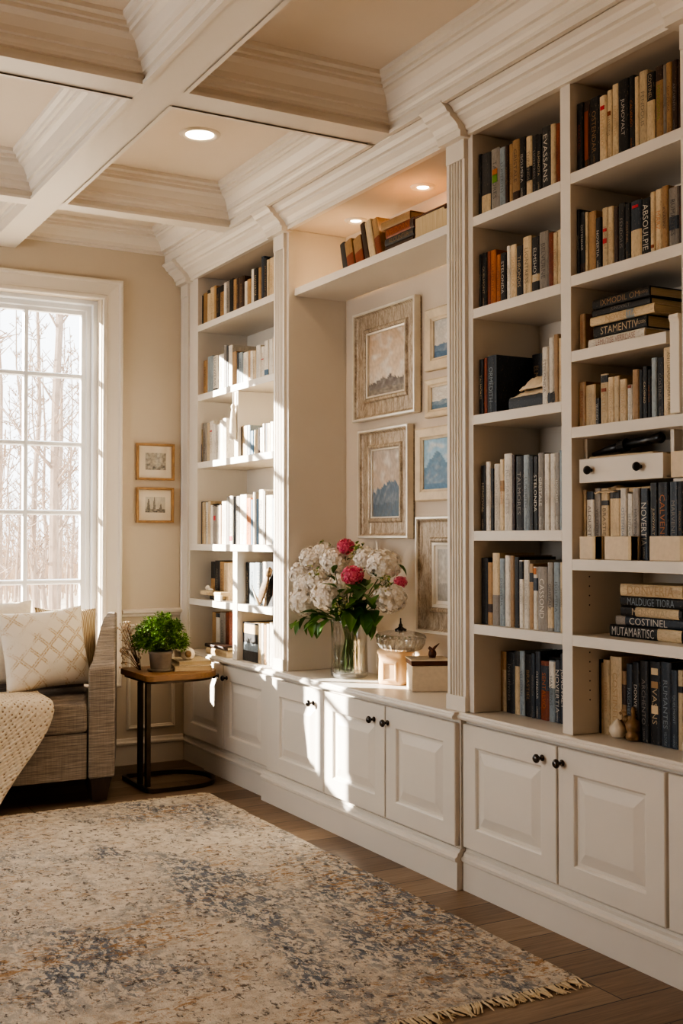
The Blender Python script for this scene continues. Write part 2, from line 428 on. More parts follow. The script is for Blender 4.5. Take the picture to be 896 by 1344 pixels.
# cornice over the bookcases, breaking forward above each pilaster
def cornice_profile(d, top=ZC+.0):
    return [(2.41,2.698),(2.386-d,2.698),(2.386-d,2.712),(2.378-d,2.716),(2.374-d,2.728),(2.362-d,2.742),(2.342-d,2.756),(2.340-d,2.766),(2.328-d,2.770),(2.318-d,2.786),(2.302-d,2.796),(2.300-d,2.812),(2.29,2.815),(2.29,top),(2.41,top)]
b = mb().prism(cornice_profile(0), XZ, YB, YF)
for y0, y1 in ((3.355, 3.50), (4.80, 4.972), (6.02, 6.169), (2.185, 2.36)):
    q = [(2.41,2.69),(2.386-.03,2.69)] + [(x-.03 if x < 2.40 and x > 2.2905 else x, z) for x, z in cornice_profile(0)[2:11]] + [(2.275,2.806),(2.41,2.806)]
    b.prism(q, XZ, y0, y1)
struct(b.build('trim_6', 'trim_paint'))
b = mb().box(2.40, XR, YB, YF, 2.705, 2.76)
struct(b.build('trim_7', 'niche_paint'))

# ================================================================== BASE CABINETS
def plinth(y0, y1, xp):
    pts = [(xp,0),(xp,.098),(xp-.007,.103),(xp-.008,.114),(xp+.001,.120),(xp+.004,.130),(xp+.012,.136),(xp+.014,.145),(2.60,.145),(2.60,0)]
    return mb().prism(pts, XZ, y0, y1)
DOORP = [(0,-.020),(0,-.003),(.003,0),(.074,0),(.078,-.003),(.082,-.010),(.090,-.0105),(.094,-.0095),(.124,-.0015),(.127,-.001)]
def door(root, y0, y1, z0, z1, xf, knob_y, knob_z, lab=None):
    d = mb().ringframe(y0, y1, z0, z1, DOORP, lambda a, c, dd: (xf-dd, a, c), True).build('door', 'cabinet_paint', root)
    k = mb().lathe([(.0105,0),(.0105,.003),(.0055,.005),(.005,.015),(.010,.018),(.0145,.023),(.0145,.028),(.010,.033),(.004,.035)], (0,0,0), 18)
    k.xform(Matrix.Translation((xf, knob_y, knob_z)) @ Euler((0, -PI/2, 0)).to_matrix().to_4x4())
    k.build('knob', 'knob_metal', d, smooth=True)
def cabinet(loc, label, y0, y1, xf, plinths, doors):
    t = thing('base_cabinet', loc, label, 'cabinet', 'built-in base cabinets')
    mb().box(xf+.021, 2.70, y0, y1, .146, .604).build('carcass', 'cabinet_paint', t)
    b = mb()
    for p in plinths:
        q = plinth(*p); i = len(b.v); b.v += q.v; b.f += [tuple(i+k for k in f) for f in q.f]
    b.build('plinth', 'cabinet_paint', t)
    for d in doors: door(t, *d)
    return t
KZ = .530
cabinet((2.5, 2.5, 0), 'cream base cabinet in the foreground under the tall book bays, nearest the camera', 1.60, 3.392, 2.38, [(1.6, 3.394, 2.387)],
        [(2.872, 3.384, .156, .592, 2.38, 2.940, KZ+.014), (2.402, 2.864, .156, .592, 2.38, 2.842, KZ+.014), (1.930, 2.390, .156, .592, 2.38, 2.0, KZ+.014)])
cabinet((2.5, 4.2, 0), 'cream sunlit base cabinet with three doors below the flower vase niche', 3.396, 5.002, 2.36, [(3.396, 5.03, 2.363)],
        [(4.396, 4.905, .156, .592, 2.36, 4.487, KZ), (3.887, 4.388, .156, .592, 2.36, 3.966, KZ), (3.405, 3.879, .156, .592, 2.36, 3.862, KZ)])
cabinet((2.5, 5.6, 0), 'cream base cabinet in the far corner behind the side table', 5.004, 6.168, 2.39, [(5.032, 5.83, 2.397), (5.83, 6.168, 2.41)],
        [(5.012, 5.548, .156, .592, 2.39, 5.505, KZ), (5.560, 6.085, .156, .592, 2.39, 5.62, KZ)])
b = mb()
for y0, y1, xn in ((1.60, 3.40, 2.365), (3.40, 5.02, 2.345), (5.02, 6.169, 2.372)):
    b.prism([(xn+.014,.605),(xn+.006,.606),(xn+.001,.611),(xn,.617),(xn+.004,.622),(xn+.008,.623),(xn+.008,.627),(xn+.011,.631),(xn+.016,.632),(2.708,.632),(2.708,.605)], XZ, y0, y1)
tag(b.build('worktop', 'cabinet_paint'), 'long cream worktop running along the top of the base cabinets', 'worktop')

# ================================================================== BOOKCASES
CT = .632
def fluted(parent, y0, y1, xf, z0=CT, z1=2.70, n_=5, name='pilaster'):
    w = (y1-y0); e = w*.12; f = (w-2*e)/n_
    pts = [(2.412, y0), (xf, y0)]
    for k in range(n_):
        a = y0+e+f*k
        pts += [(xf, a+f*.14), (xf+.007, a+f*.26), (xf+.009, a+f*.5), (xf+.007, a+f*.74), (xf, a+f*.86)]
    pts += [(xf, y1), (2.412, y1)]
    b = mb().prism(pts, lambda u, v, t: (u, v, t), z0+.055, z1-.08)
    b.box(xf-.005, 2.412, y0-.003, y1+.003, z0+.001, z0+.055); b.box(xf-.003, 2.412, y0, y1, z1-.08, z1-.002)
    return b.build(name, 'cabinet_paint', parent)
def shelf(parent, y0, y1, ztop, x0=2.40, t=.035):
    return mb().box(x0, 2.699, y0, y1, ztop-t, ztop).build('shelf', 'cabinet_paint', parent, bevel=.0015)
rb = thing('bookcase', (2.55, 2.85, CT), 'tall cream bookcase of two bays right of the fluted pilaster', 'bookcase', 'built-in bookcases')
mb().box(2.40, 2.70, 3.342, 3.485, CT+.001, 2.704).build('side_panel', 'cabinet_paint', rb, bevel=.0015)
mb().box(2.40, 2.70, 2.20, 2.343, CT+.001, 2.704).build('side_panel', 'cabinet_paint', rb, bevel=.0015)
mb().box(2.40, 2.70, 2.814, 2.863, CT+.001, 2.704).build('divider', 'cabinet_paint', rb, bevel=.0015)
mb().box(2.70, 2.709, 2.20, 3.485, CT+.001, 2.704).build('back_panel', 'cabinet_paint', rb)
fluted(rb, 3.372, 3.485, 2.386); fluted(rb, 2.22, 2.33, 2.386)
R1 = (2.863, 3.342); R2 = (2.343, 2.814)
for z in (2.400, 2.070, 1.690, 1.278, .948): shelf(rb, *R1, z)
for z in (2.410, 2.083): shelf(rb, *R2, z)
shelf(rb, 2.405, 2.814, 1.843)
for z in (1.602, 1.186, .948): shelf(rb, *R2, z)
b = mb()
for yy in (2.8135,):
    for k in range(16):
        for zb_ in (.70, 1.0):
            z = zb_+.03*k if k < 6 else None
            if z: b.prism([(.0025*math.cos(a*PI/3), .0025*math.sin(a*PI/3)) for a in range(6)], lambda u, v, t: (2.47+u, t, z+.04+v), yy-.0006, yy+.0002)
b.build('peg_holes', 'black_plastic', rb)

lb = thing('bookcase', (2.55, 5.5, CT), 'cream bookcase in the far corner beside the window, left of the niche', 'bookcase', 'built-in bookcases')
mb().box(2.40, 2.70, 4.815, 4.957, CT+.001, 2.704).build('side_panel', 'cabinet_paint', lb, bevel=.0015)
b = mb().box(2.40, 2.70, 6.05, 6.168, CT+.001, 2.704); b.box(2.40, 2.70, 5.94, 6.05, 1.2215, 2.704)
b.build('side_panel', 'cabinet_paint', lb)
mb().box(2.70, 2.709, 4.815, 6.168, CT+.001, 2.704).build('back_panel', 'cabinet_paint', lb)
fluted(lb, 4.835, 4.945, 2.386)
b = mb().prism([(2.412,6.06),(2.388,6.06),(2.388,6.075),(2.393,6.08),(2.393,6.15),(2.388,6.155),(2.388,6.167),(2.412,6.167)], lambda u, v, t: (u, v, t), CT+.05, 2.62)
b.box(2.383, 2.412, 6.057, 6.167, CT+.001, CT+.05); b.box(2.385, 2.412, 6.058, 6.167, 2.62, 2.698)
b.build('pilaster', 'cabinet_paint', lb)
L = (4.957, 5.94); L2 = (4.957, 6.05)
for z in (2.432, 2.046, 1.672): shelf(lb, *L, z)
shelf(lb, *L2, 1.221)
mb().box(2.405, 2.699, 5.405, 5.45, 1.673, 2.010).build('divider', 'cabinet_paint', lb)
mb().box(2.398, 2.699, 5.395, 5.45, CT+.001, 1.185).build('divider', 'cabinet_paint', lb)
shelf(lb, 4.957, 5.395, .919); shelf(lb, 5.45, 6.05, .919)
ns = mb().box(2.43, 2.699, 3.487, 4.813, 2.392, 2.427).build('display_shelf', 'cabinet_paint', bevel=.002)
tag(ns, 'long cream shelf across the top of the niche carrying old leather books', 'shelf')

# ================================================================== DOWNLIGHTS
def downlight(x, y, z, label, energy, r=.062):
    t = thing('recessed_downlight', (x, y, z), label, 'light', 'recessed downlights')
    mb().lathe([(r-.012,-.001),(r-.004,-.007),(r+.004,-.009),(r+.014,-.006),(r+.018,-.0005)], (x, y, z), 32, cap=False).build('trim_ring', 'trim_paint', t, smooth=True)
    mb().lathe([(.001,-.0035),(r-.010,-.0035)], (x, y, z), 32, cap=False).build('lens', 'lamp_lens', t)
    l = bpy.data.lights.new('downlight_spot', 'SPOT'); l.energy = energy; l.color = (1, .72, .45); l.spot_size = math.radians(125); l.spot_blend = .9; l.shadow_soft_size = .05
    lo = bpy.data.objects.new('downlight_spot', l); COL.objects.link(lo); lo.location = (x, y, z-.02)
downlight(1.847, 4.557, ZC, 'glowing recessed downlight in a ceiling coffer', 14, .070)
downlight(2.600, 4.53, 2.705, 'glowing recessed downlight under the niche soffit, above the leaning books', 11, .034)
downlight(2.592, 3.96, 2.705, 'glowing recessed downlight under the niche soffit, nearer the fluted pilaster', 11, .034)
# ================================================================== BOOKS
CC = {'K': (.013,.012,.012), 'G': (.055,.052,.05), 'g': lin(150,142,132)[:3], 'S': lin(54,63,74)[:3], 'b': lin(152,164,170)[:3], 'B': lin(70,106,134)[:3],
      'w': lin(226,218,204)[:3], 'c': lin(212,190,154)[:3], 't': lin(172,136,92)[:3], 'n': lin(66,42,28)[:3], 'r': lin(140,66,32)[:3], 'o': lin(190,112,46)[:3], 'p': lin(190,50,60)[:3], 'e': lin(96,140,40)[:3]}
CN = {'K': 'black', 'G': 'charcoal', 'g': 'grey', 'S': 'slate blue', 'b': 'pale blue', 'B': 'blue', 'w': 'white', 'c': 'cream', 't': 'tan', 'n': 'dark brown', 'r': 'rust', 'o': 'orange', 'p': 'red', 'e': 'green'}
ORD = 'first second third fourth fifth sixth seventh eighth ninth tenth eleventh twelfth thirteenth fourteenth fifteenth sixteenth seventeenth eighteenth nineteenth twentieth twenty-first twenty-second twenty-third twenty-fourth'.split()
WORDS = ['KVASINS','ALOUNTER','MENSOVAL','THRONDIS','CALVENSO','ORMEDITH','SENTALVO','RUMANTES','VELDORN','PASCHIEL','LIONTRESS','MARVENUT','STELONDA','HAVERINS','QUELMONT','BRASTIEL','DONVERIA','ELMSHOTA','FENDOLIS','GRISTALE','NOVERTIA','TALMORES','WINSOLDA','ARCHENTO','BELVURNE','COSTINEL','ISOLMERA','JUNOVALT','LUMERITH','OSTENDAR']
_txt = {}
def text_mesh(word):
    if word not in _txt:
        cu = bpy.data.curves.new('lettering', 'FONT'); cu.body = word; cu.size = 1; cu.resolution_u = 2
        o = bpy.data.objects.new('lettering', cu); COL.objects.link(o)
        bpy.context.view_layer.update()
        me = o.to_mesh()
        vs = [tuple(v.co) for v in me.vertices]; fs = [tuple(p.vertices) for p in me.polygons]
        o.to_mesh_clear(); bpy.data.objects.remove(o); bpy.data.curves.remove(cu)
        x0 = min(v[0] for v in vs); x1 = max(v[0] for v in vs); y0 = min(v[1] for v in vs); y1 = max(v[1] for v in vs)
        _txt[word] = ([((v[0]-x0)/(x1-x0), (v[1]-y0)/(y1-y0)) for v in vs], fs, (x1-x0)/(y1-y0))
    return _txt[word]
def lettering(word, length, height):
    """flat letters in u (reading) and v (up), centred on 0"""
    vs, fs, asp = text_mesh(word)
    h = min(height, length/asp*1.7); l = min(length, h*asp*1.15)
    return [((u-.5)*l, (v-.5)*h) for u, v in vs], fs
def cover_mesh(t, h, d):
    c = min(.0028, t*.16); e = min(.004, t*.2)
    pts = [(d,0),(e,0),(.0012,t*.12),(0,t*.32),(0,t*.68),(.0012,t*.88),(e,t),(d,t),(d,t-c),(e+c,t-c),(e+c,c),(d,c)]
    pts = [(x, y-t/2) for x, y in pts]
    m = MB(); k = len(pts)
    m.v = [(x, y, 0) for x, y in pts]+[(x, y, h) for x, y in pts]
    m.f = [(j, (j+1) % k, k+(j+1) % k, k+j) for j in range(k)]
    for o_, fl in ((0, True), (k, False)):
        for q in ((0,1,10,11), (1,2,9,10), (2,3,4,9), (4,5,9), (5,6,9), (6,7,8,9)):
            q = tuple(o_+i for i in q); m.f.append(q[::-1] if fl else q)
    return m, c, e
nbook = 0
def book(loc, t, h, d, col, title=None, bands=(), label='', group=None, rot=None, marks=(), word=None, tl=.60, th=.42):
    """upright book, spine facing -x at loc (base centre of the spine)"""
    global nbook; nbook += 1
    root = thing('book', loc, label, 'book', group, rot)
    m, c, e = cover_mesh(t, h, d)
    colr = CC[col]; j = random.uniform(.85, 1.12); colr = tuple(min(1, x*j) for x in colr)
    m.build('cover', 'book_cover', root, local=True, colour=colr)
    MB().box(e+c+.0002, d-.004, -t/2+c+.0002, t/2-c-.0002, .004, h-.004).build('page_block', 'page_edges', root, local=True)
    for bc, z0, z1 in bands:
        q = MB(); x = -.0004
        pr = [(e+.0002,-t/2-.0004),(.0008,-t*.40),(x,-t*.2),(x,t*.2),(.0008,t*.40),(e+.0002,t/2+.0004)]
        q.v = [(a, b_, z0*h) for a, b_ in pr]+[(a, b_, z1*h) for a, b_ in pr]; n_ = len(pr)
        q.f = [(i, i+1, n_+i+1, n_+i) for i in range(n_-1)]
        q.build('spine_band', 'book_cover', root, local=True, colour=CC[bc])
    for mc, zc, hh in marks:
        MB().box(-.0012, .001, -t*.28, t*.28, h*(zc-hh/2), h*(zc+hh/2)).build('spine_emblem', 'book_ink', root, local=True, colour=CC[mc])
    if title and t > .006:
        w = word or WORDS[nbook*7 % len(WORDS)]
        z0, z1 = .5-tl/2, .5+tl/2
        if bands and bands[0][1] <= .03:      # keep the lettering clear of a band at the foot
            f0 = bands[0][2]; z0, z1 = f0+.06*(1-f0), f0+.94*(1-f0)
        vs, fs = lettering(w, h*(z1-z0), t*th)
        q = MB(); q.v = [(-.0011, -v, h*(z0+z1)/2-u) for u, v in vs]; q.f = list(fs)
        ink = tuple(.68*p+.32*q_ for p, q_ in zip(CC[title], colr))
        q.build('spine_title', 'book_ink', root, local=True, colour=ink)
        if t > .019 and nbook % 3 and not bands:
            vs, fs = lettering(WORDS[(nbook*5+3) % len(WORDS)], h*.16, t*.26)
            q = MB(); q.v = [(-.0011, -v, h*.10-u) for u, v in vs]; q.f = list(fs)
            q.build('spine_author', 'book_ink', root, local=True, colour=ink)
    return root

def describe(col, title, bands):
    s = CN[col]+' book'
    if bands: s += ' with '+CN[bands[0][0]]+' band'
    elif title: s += ' with '+{'w':'white','c':'cream','t':'tan','K':'black','n':'brown','r':'rust','o':'orange','g':'grey','e':'green','b':'pale blue','G':'charcoal'}.get(title, 'pale')+' title'
    return s
def row(ox, oy, s, zshelf, xs, entries, where, group, zceil, depth=(.15, .2)):
    """entries: (px left, px right, px top, colour, title, bands, extra) measured on the enlarged photograph"""
    spans = [(2.8645, 3.3405), (2.3445, 2.8125), (4.9585, 5.9385)] if zshelf in (2.432, 2.046, 1.221) else [(2.8645, 3.3405), (2.3445, 2.8125), (4.9585, 5.393 if zshelf < 1.2 else 5.4035), (5.452, 5.9385)]
    ym = onx(ox+(entries[0][0]+entries[-1][1])/2/s, oy+entries[0][2]/s, xs).y
    lo, hi = min(spans, key=lambda q: abs((q[0]+q[1])/2-ym))
    prev = hi; rr = random.Random(int(zshelf*1000)+int(ox))
    for i, en in enumerate(entries):
        x0, x1, top, col = en[:4]; title = en[4] if len(en) > 4 else None; bands = en[5] if len(en) > 5 else (); ex = en[6] if len(en) > 6 else {}
        dx = ex.pop('dx', 0) if ex else 0
        xx = xs+dx
        pm = onx(ox+(x0+x1)/2/s, oy+top/s, xx); y0 = onx(ox+x0/s, oy+top/s, xx).y; y1 = onx(ox+x1/s, oy+top/s, xx).y
        y0 = min(y0, prev); y1 = max(y1, lo)
        if y0-y1 < .006: y1 = y0-.006
        if y1 < lo-.0001: continue
        h = max(.08, min(pm.z-zshelf, zceil-zshelf-.006)); t = y0-y1-.0008
        dp = min(rr.uniform(*depth), 2.696-xx)
        lab = describe(col, title, bands)+', '+ORD[i]+' from left, '+where
        book((xx+rr.uniform(0, .004), (y0+y1)/2, zshelf+.0006), t, h, dp, col, title, bands, lab, group, **ex)
        prev = y1
    return prev

XSP = 2.422
M, Rb, Lf = 'middle bay', 'far right bay', 'far left bookcase'
row(616,150,6.892, 2.400, XSP, [
 (52,100,370,'K','c'),(100,182,355,'G',None,[('c',0,.32)]),(184,262,310,'g','K',(),dict(marks=[('e',.52,.13),('o',.62,.1)])),(262,315,300,'b','G'),(315,345,285,'n','t'),(345,380,270,'t','K'),(380,445,232,'t','K',[('n',0,.17)]),
 (445,498,210,'K','w'),(498,552,200,'c','K',[('K',.27,.50)]),(552,602,190,'K','g'),(602,645,185,'K','c'),(645,722,112,'G','w',(),dict(word='EVASSANS',tl=.78,th=.5)),(722,768,88,'c'),(768,806,84,'r','n')],
 'top shelf, '+M, 'books on the top shelf of the middle bay', 2.70)
row(746,70,5.973, 2.410, XSP, [
 (50,105,395,'K','r'),(105,157,375,'n','o',(),dict(marks=[('r',.5,.7)])),(157,235,345,'K','t'),(235,290,335,'c','t',(),dict(marks=[('p',.82,.06)])),(290,328,290,'c','n',(),dict(marks=[('r',.67,.06)])),(328,380,242,'c','t'),(380,460,207,'K','w',(),dict(tl=.8)),
 (460,505,175,'K','o'),(505,540,182,'c'),(540,605,138,'c','G'),(605,668,152,'K','c',[('c',.03,.6)]),(668,728,100,'t','e',[('n',.8,1)]),(728,755,92,'g','K'),(755,800,72,'t','n'),(800,845,55,'n','g'),(845,880,50,'n')],
 'top shelf, '+Rb, 'books on the top shelf of the far right bay', 2.70)
row(616,290,6.892, 2.070, XSP, [
 (50,100,310,'K','c'),(100,148,290,'K','c'),(148,185,275,'r','n'),(185,232,265,'o','n'),(232,272,305,'o','n'),(272,325,290,'K','w',(),dict(tl=.8)),(325,357,228,'w','K'),(357,412,216,'c','t'),(412,476,224,'K','c'),
 (476,552,142,'c','K'),(552,622,145,'K','w',[('c',.2,.33)]),(622,705,98,'g','K'),(705,750,106,'r','n'),(750,792,106,'c','r'),(792,826,82,'c','t')],
 'second shelf, '+M, 'books on the second shelf of the middle bay', 2.365)
row(746,230,5.973, 2.083, XSP, [
 (38,82,275,'K','c'),(82,122,290,'K','w',[('n',0,.18)]),(122,146,290,'c','K'),(146,205,285,'t'),(205,250,335,'K','w'),(250,300,256,'c','K',(),dict(marks=[('p',.63,.05),('p',.45,.08)])),(300,345,246,'c','t'),(345,380,250,'n'),
 (380,435,222,'K','g'),(435,475,222,'K','t'),(475,560,200,'S',None,[('c',0,.5)],dict(marks=[('p',.9,.05)])),(560,630,180,'K','w',(),dict(word='ABSOULPIE',th=.62,tl=.8)),(630,668,132,'c','t',(),dict(marks=[('r',.12,.05)])),(668,720,110,'c','o',(),dict(word='MARZ',tl=.3,th=.7)),(720,770,85,'t','n'),
 (770,850,95,'g','K',[('S',.30,.52)]),(850,886,80,'n','r')],
 'second shelf, '+Rb, 'books on the second shelf of the far right bay', 2.37)
row(616,430,6.892, 1.690, XSP, [(78,120,290,'K','c'),(120,148,275,'r','o'),(148,232,255,'S','b')], 'left on third shelf, '+M, 'books on the third shelf of the middle bay', 2.03)
row(616,430,6.892, 1.690, XSP, [(648,705,178,'w','n'),(705,752,92,'w'),(752,795,62,'t'),(795,828,96,'c','t')], 'right on third shelf, '+M, 'books on the third shelf of the middle bay', 2.03)
row(616,430,6.892, 1.690, 2.56, [(280,430,330,'K','g'),(552,645,240,'K','t')], 'behind folded linen, '+M, 'books on the third shelf of the middle bay', 2.03, (.1,.13))
row(746,455,5.973, 1.602, XSP, [
 (60,122,278,'t','r'),(122,198,300,'c','g'),(200,236,405,'K','w'),(236,300,215,'c','t',[('K',.83,.97)],dict(marks=[('r',.68,.07)])),(300,350,240,'c','t'),(350,392,232,'c'),(392,448,256,'c','t'),(448,492,300,'w','g',(),dict(marks=[('r',.95,.08)])),(492,545,180,'t'),
 (545,575,182,'K'),(575,612,155,'K','c'),(612,640,180,'K','o'),(640,683,88,'b'),(683,735,85,'K','g')],
 'fourth shelf, '+Rb, 'books on the fourth shelf of the far right bay', 1.808)
row(616,580,6.892, 1.278, XSP, [
 (92,140,215,'K','c',(),dict(tl=.7)),(140,182,180,'w','g'),(182,210,242,'K','t'),(210,264,200,'w','g'),(264,303,158,'c','o',[('t',.55,.7)]),(303,375,108,'w','g',(),dict(tl=.8)),(375,405,118,'n'),(405,478,130,'K','g'),(478,534,118,'b','G'),(534,572,130,'K'),(572,610,132,'K','w',(),dict(th=.7,tl=.85)),
 (610,668,100,'g','w'),(668,715,110,'w','g'),(715,765,106,'w','c'),(765,806,100,'g','w'),(806,836,78,'b')],
 'fourth shelf, '+M, 'books on the fourth shelf of the middle bay', 1.65)
row(746,565,5.973, 1.186, 2.440, [
 (65,128,468,'c','t',(),dict(tl=.8)),(130,190,480,'w','n',[('S',.88,1)]),(192,245,455,'g','n'),(247,308,456,'c','K',[('G',.76,.83)]),(311,395,470,'c',None,[('G',.88,1)]),(395,447,455,'w','B'),(449,494,495,'w','S'),(495,550,455,'g','G'),(550,612,455,'S','w',(),dict(th=.7)),
 (628,688,385,'K','c',(),dict(tl=.85)),(690,776,380,'K','o',(),dict(tl=.8,th=.45)),(778,846,375,'S','g'),(848,886,370,'K','t')],
 'fifth shelf, '+Rb, 'books on the fifth shelf of the far right bay', 1.42)
row(616,715,6.892, .948, XSP, [
 (92,153,120,'K','G'),(153,198,160,'t',None,[('n',.2,.33)]),(200,264,76,'c',None,[('g',0,.42)]),(264,310,125,'b','G'),(310,358,98,'w'),(358,396,100,'t'),(396,440,112,'K'),(440,477,140,'w','K',[('K',.72,.98)]),(477,530,140,'w','g'),(530,568,172,'t',None,[('K',.72,.86)]),(568,610,200,'w',None,[('S',.62,.82)],dict(marks=[('o',.93,.1)])),
 (610,697,200,'g','w',(),dict(word='CASSOND',tl=.62,th=.5)),(697,750,160,'g','K',[('c',.05,.35)]),(750,808,160,'b','G'),(808,842,160,'c','K')],
 'fifth shelf, '+M, 'books on the fifth shelf of the middle bay', 1.235)
row(630,835,6.892, CT, 2.515, [
 (138,177,135,'t'),(177,225,140,'c','t',[('t',.7,1)]),(225,301,146,'K','g',(),dict(word='Ivssutivoza',tl=.6,th=.4)),(301,345,135,'c',None,[('G',.76,1)]),(345,392,135,'b','S'),(392,455,165,'K','t'),(455,490,156,'S','g'),(490,536,140,'S','w',(),dict(tl=.8)),(536,612,225,'r','o',[('S',.5,.92)]),(612,668,220,'b','K',[('w',.55,.98)]),(668,710,216,'S','w',(),dict(tl=.8,th=.8)),(710,758,160,'S','w',(),dict(tl=.6,th=.8))],
 'on worktop, '+M, 'books standing on the worktop in the middle bay', .91, (.13,.17))
row(750,845,6.137, CT, 2.505, [
 (138,194,120,'K','t'),(194,245,152,'c','r',[('c',0,.2)]),(245,300,130,'c','t'),(300,392,106,'c','t'),(392,428,222,'t',None,[('n',.5,.8)]),(428,482,165,'S','b'),(482,540,150,'K','w',(),dict(tl=.85)),(540,612,140,'K','g'),(612,708,146,'K','c',(),dict(marks=[('c',.88,.08),('t',.72,.08),('c',.42,.1)])),(708,792,150,'S','b',(),dict(tl=.8)),(792,848,216,'S','b'),(848,892,216,'c',None,[('K',.72,.8)])],
 'on worktop, '+Rb, 'books standing on the worktop in the far right bay', .91, (.13,.18))
row(250,325,7.467, 2.432, XSP, [
 (77,109,480,'K','c'),(109,156,450,'t'),(156,187,420,'c',None,[('K',.9,1)]),(187,222,390,'c','t'),(222,243,375,'t'),(243,280,392,'K','t'),(280,320,372,'t','n',[('K',.8,1)]),(320,347,345,'w'),(347,375,335,'g','G'),(375,412,310,'K','G'),(412,440,310,'t','n'),(440,468,296,'n','t'),(468,520,285,'n','t'),(520,548,332,'w'),(548,583,310,'t'),(583,612,212,'w'),(612,655,206,'K','c'),(655,682,196,'t'),(682,712,88,'S'),(712,742,100,'K','t'),(742,762,120,'c'),(762,812,100,'c','t')],
 'top shelf, '+Lf, 'books on the top shelf of the far left bookcase', 2.70)
row(250,435,7.467, 2.046, XSP, [
 (118,161,285,'t','n'),(161,217,245,'b'),(217,262,240,'w','K',[('K',.0,.08)]),(262,320,225,'w','g'),(320,345,138,'g'),(345,363,138,'G'),(363,402,138,'w'),(402,444,200,'t'),(444,463,206,'K'),(463,505,206,'b','S'),(505,552,205,'w','t'),(552,580,190,'t'),(580,605,190,'w','g'),(605,635,190,'c','n'),(635,680,140,'w','b'),(680,715,150,'w','t',(),dict(marks=[('p',.6,.03)])),(715,755,92,'w',None,[('B',.05,.2)]),(755,798,72,'w'),(798,818,66,'c','t')],
 'second shelf, '+Lf, 'books on the second shelf of the far left bookcase', 2.395)
row(250,520,7.467, 1.672, XSP, [
 (70,108,330,'c',None,[('S',0,.55)]),(108,150,265,'g','n'),(150,180,262,'c'),(180,215,246,'w','t',(),dict(marks=[('p',.75,.03)])),(215,240,272,'w'),(240,275,280,'w','g'),(275,310,234,'w'),(310,343,218,'w','c')],
 'left third shelf, '+Lf, 'books on the third shelf of the far left bookcase', 2.0)
row(250,520,7.467, 1.672, XSP, [
 (445,464,310,'K'),(464,495,300,'c'),(495,525,295,'c','t'),(525,548,290,'w'),(548,578,286,'b'),(578,608,340,'B'),(608,658,330,'c','t'),(658,672,310,'n'),(672,700,310,'w','S'),(700,720,270,'w'),(720,745,266,'G'),(745,775,266,'c','t'),(775,806,250,'w')],
 'right third shelf, '+Lf, 'books on the third shelf of the far left bookcase', 2.0)
row(250,635,7.467, 1.221, XSP, [
 (80,102,178,'n','t'),(102,138,182,'c','t'),(138,165,182,'w','K'),(165,190,172,'c','t'),(190,213,210,'w'),(213,245,216,'g',None,(),dict(marks=[('p',.68,.12)])),(245,280,212,'w'),(280,300,212,'t'),(300,345,172,'w','g'),(345,370,126,'g'),(370,410,120,'w','n',(),dict(marks=[('p',.12,.1)])),(410,430,126,'K'),(430,475,122,'g','G'),(475,537,106,'w','c'),(537,580,140,'o','n'),(580,604,156,'B'),(604,635,84,'w'),(635,660,150,'B'),(660,708,58,'w','K'),(708,730,72,'g'),(730,793,112,'w'),(793,818,140,'b')],
 'fourth shelf, '+Lf, 'books on the fourth shelf of the far left bookcase', 1.63)
row(240,720,6.892, .919, 2.475, [(243,280,120,'K',None,[('t',0,.55)]),(280,325,110,'K','g'),(325,365,120,'t','n'),(365,404,130,'c','t')], 'left fifth shelf, '+Lf, 'books on the fifth shelf of the far left bookcase', 1.18, (.1,.13))
row(240,720,6.892, .919, 2.44, [(560,592,125,'K','c'),(592,642,130,'b','S'),(642,715,128,'b','w'),(715,747,120,'w'),(747,806,118,'K','g'),(806,832,130,'n')], 'right fifth shelf, '+Lf, 'books on the fifth shelf of the far left bookcase', 1.18)
row(240,720,6.892, CT, 2.475, [(257,290,575,'t'),(290,325,588,'w',None,[('S',.9,1)]),(325,375,580,'g','G'),(375,408,575,'r','n')], 'worktop behind plant, '+Lf, 'books standing on the worktop in the far left bookcase', .88, (.1,.13))
row(240,720,6.892, CT, 2.424, [(520,672,672,'G',None,[('b',.27,.48),('c',.72,.96)]),(672,698,680,'c'),(698,722,680,'w'),(722,748,690,'t'),(748,775,685,'w'),(778,832,672,'w')], 'worktop by pilaster, '+Lf, 'books standing on the worktop in the far left bookcase', .88)

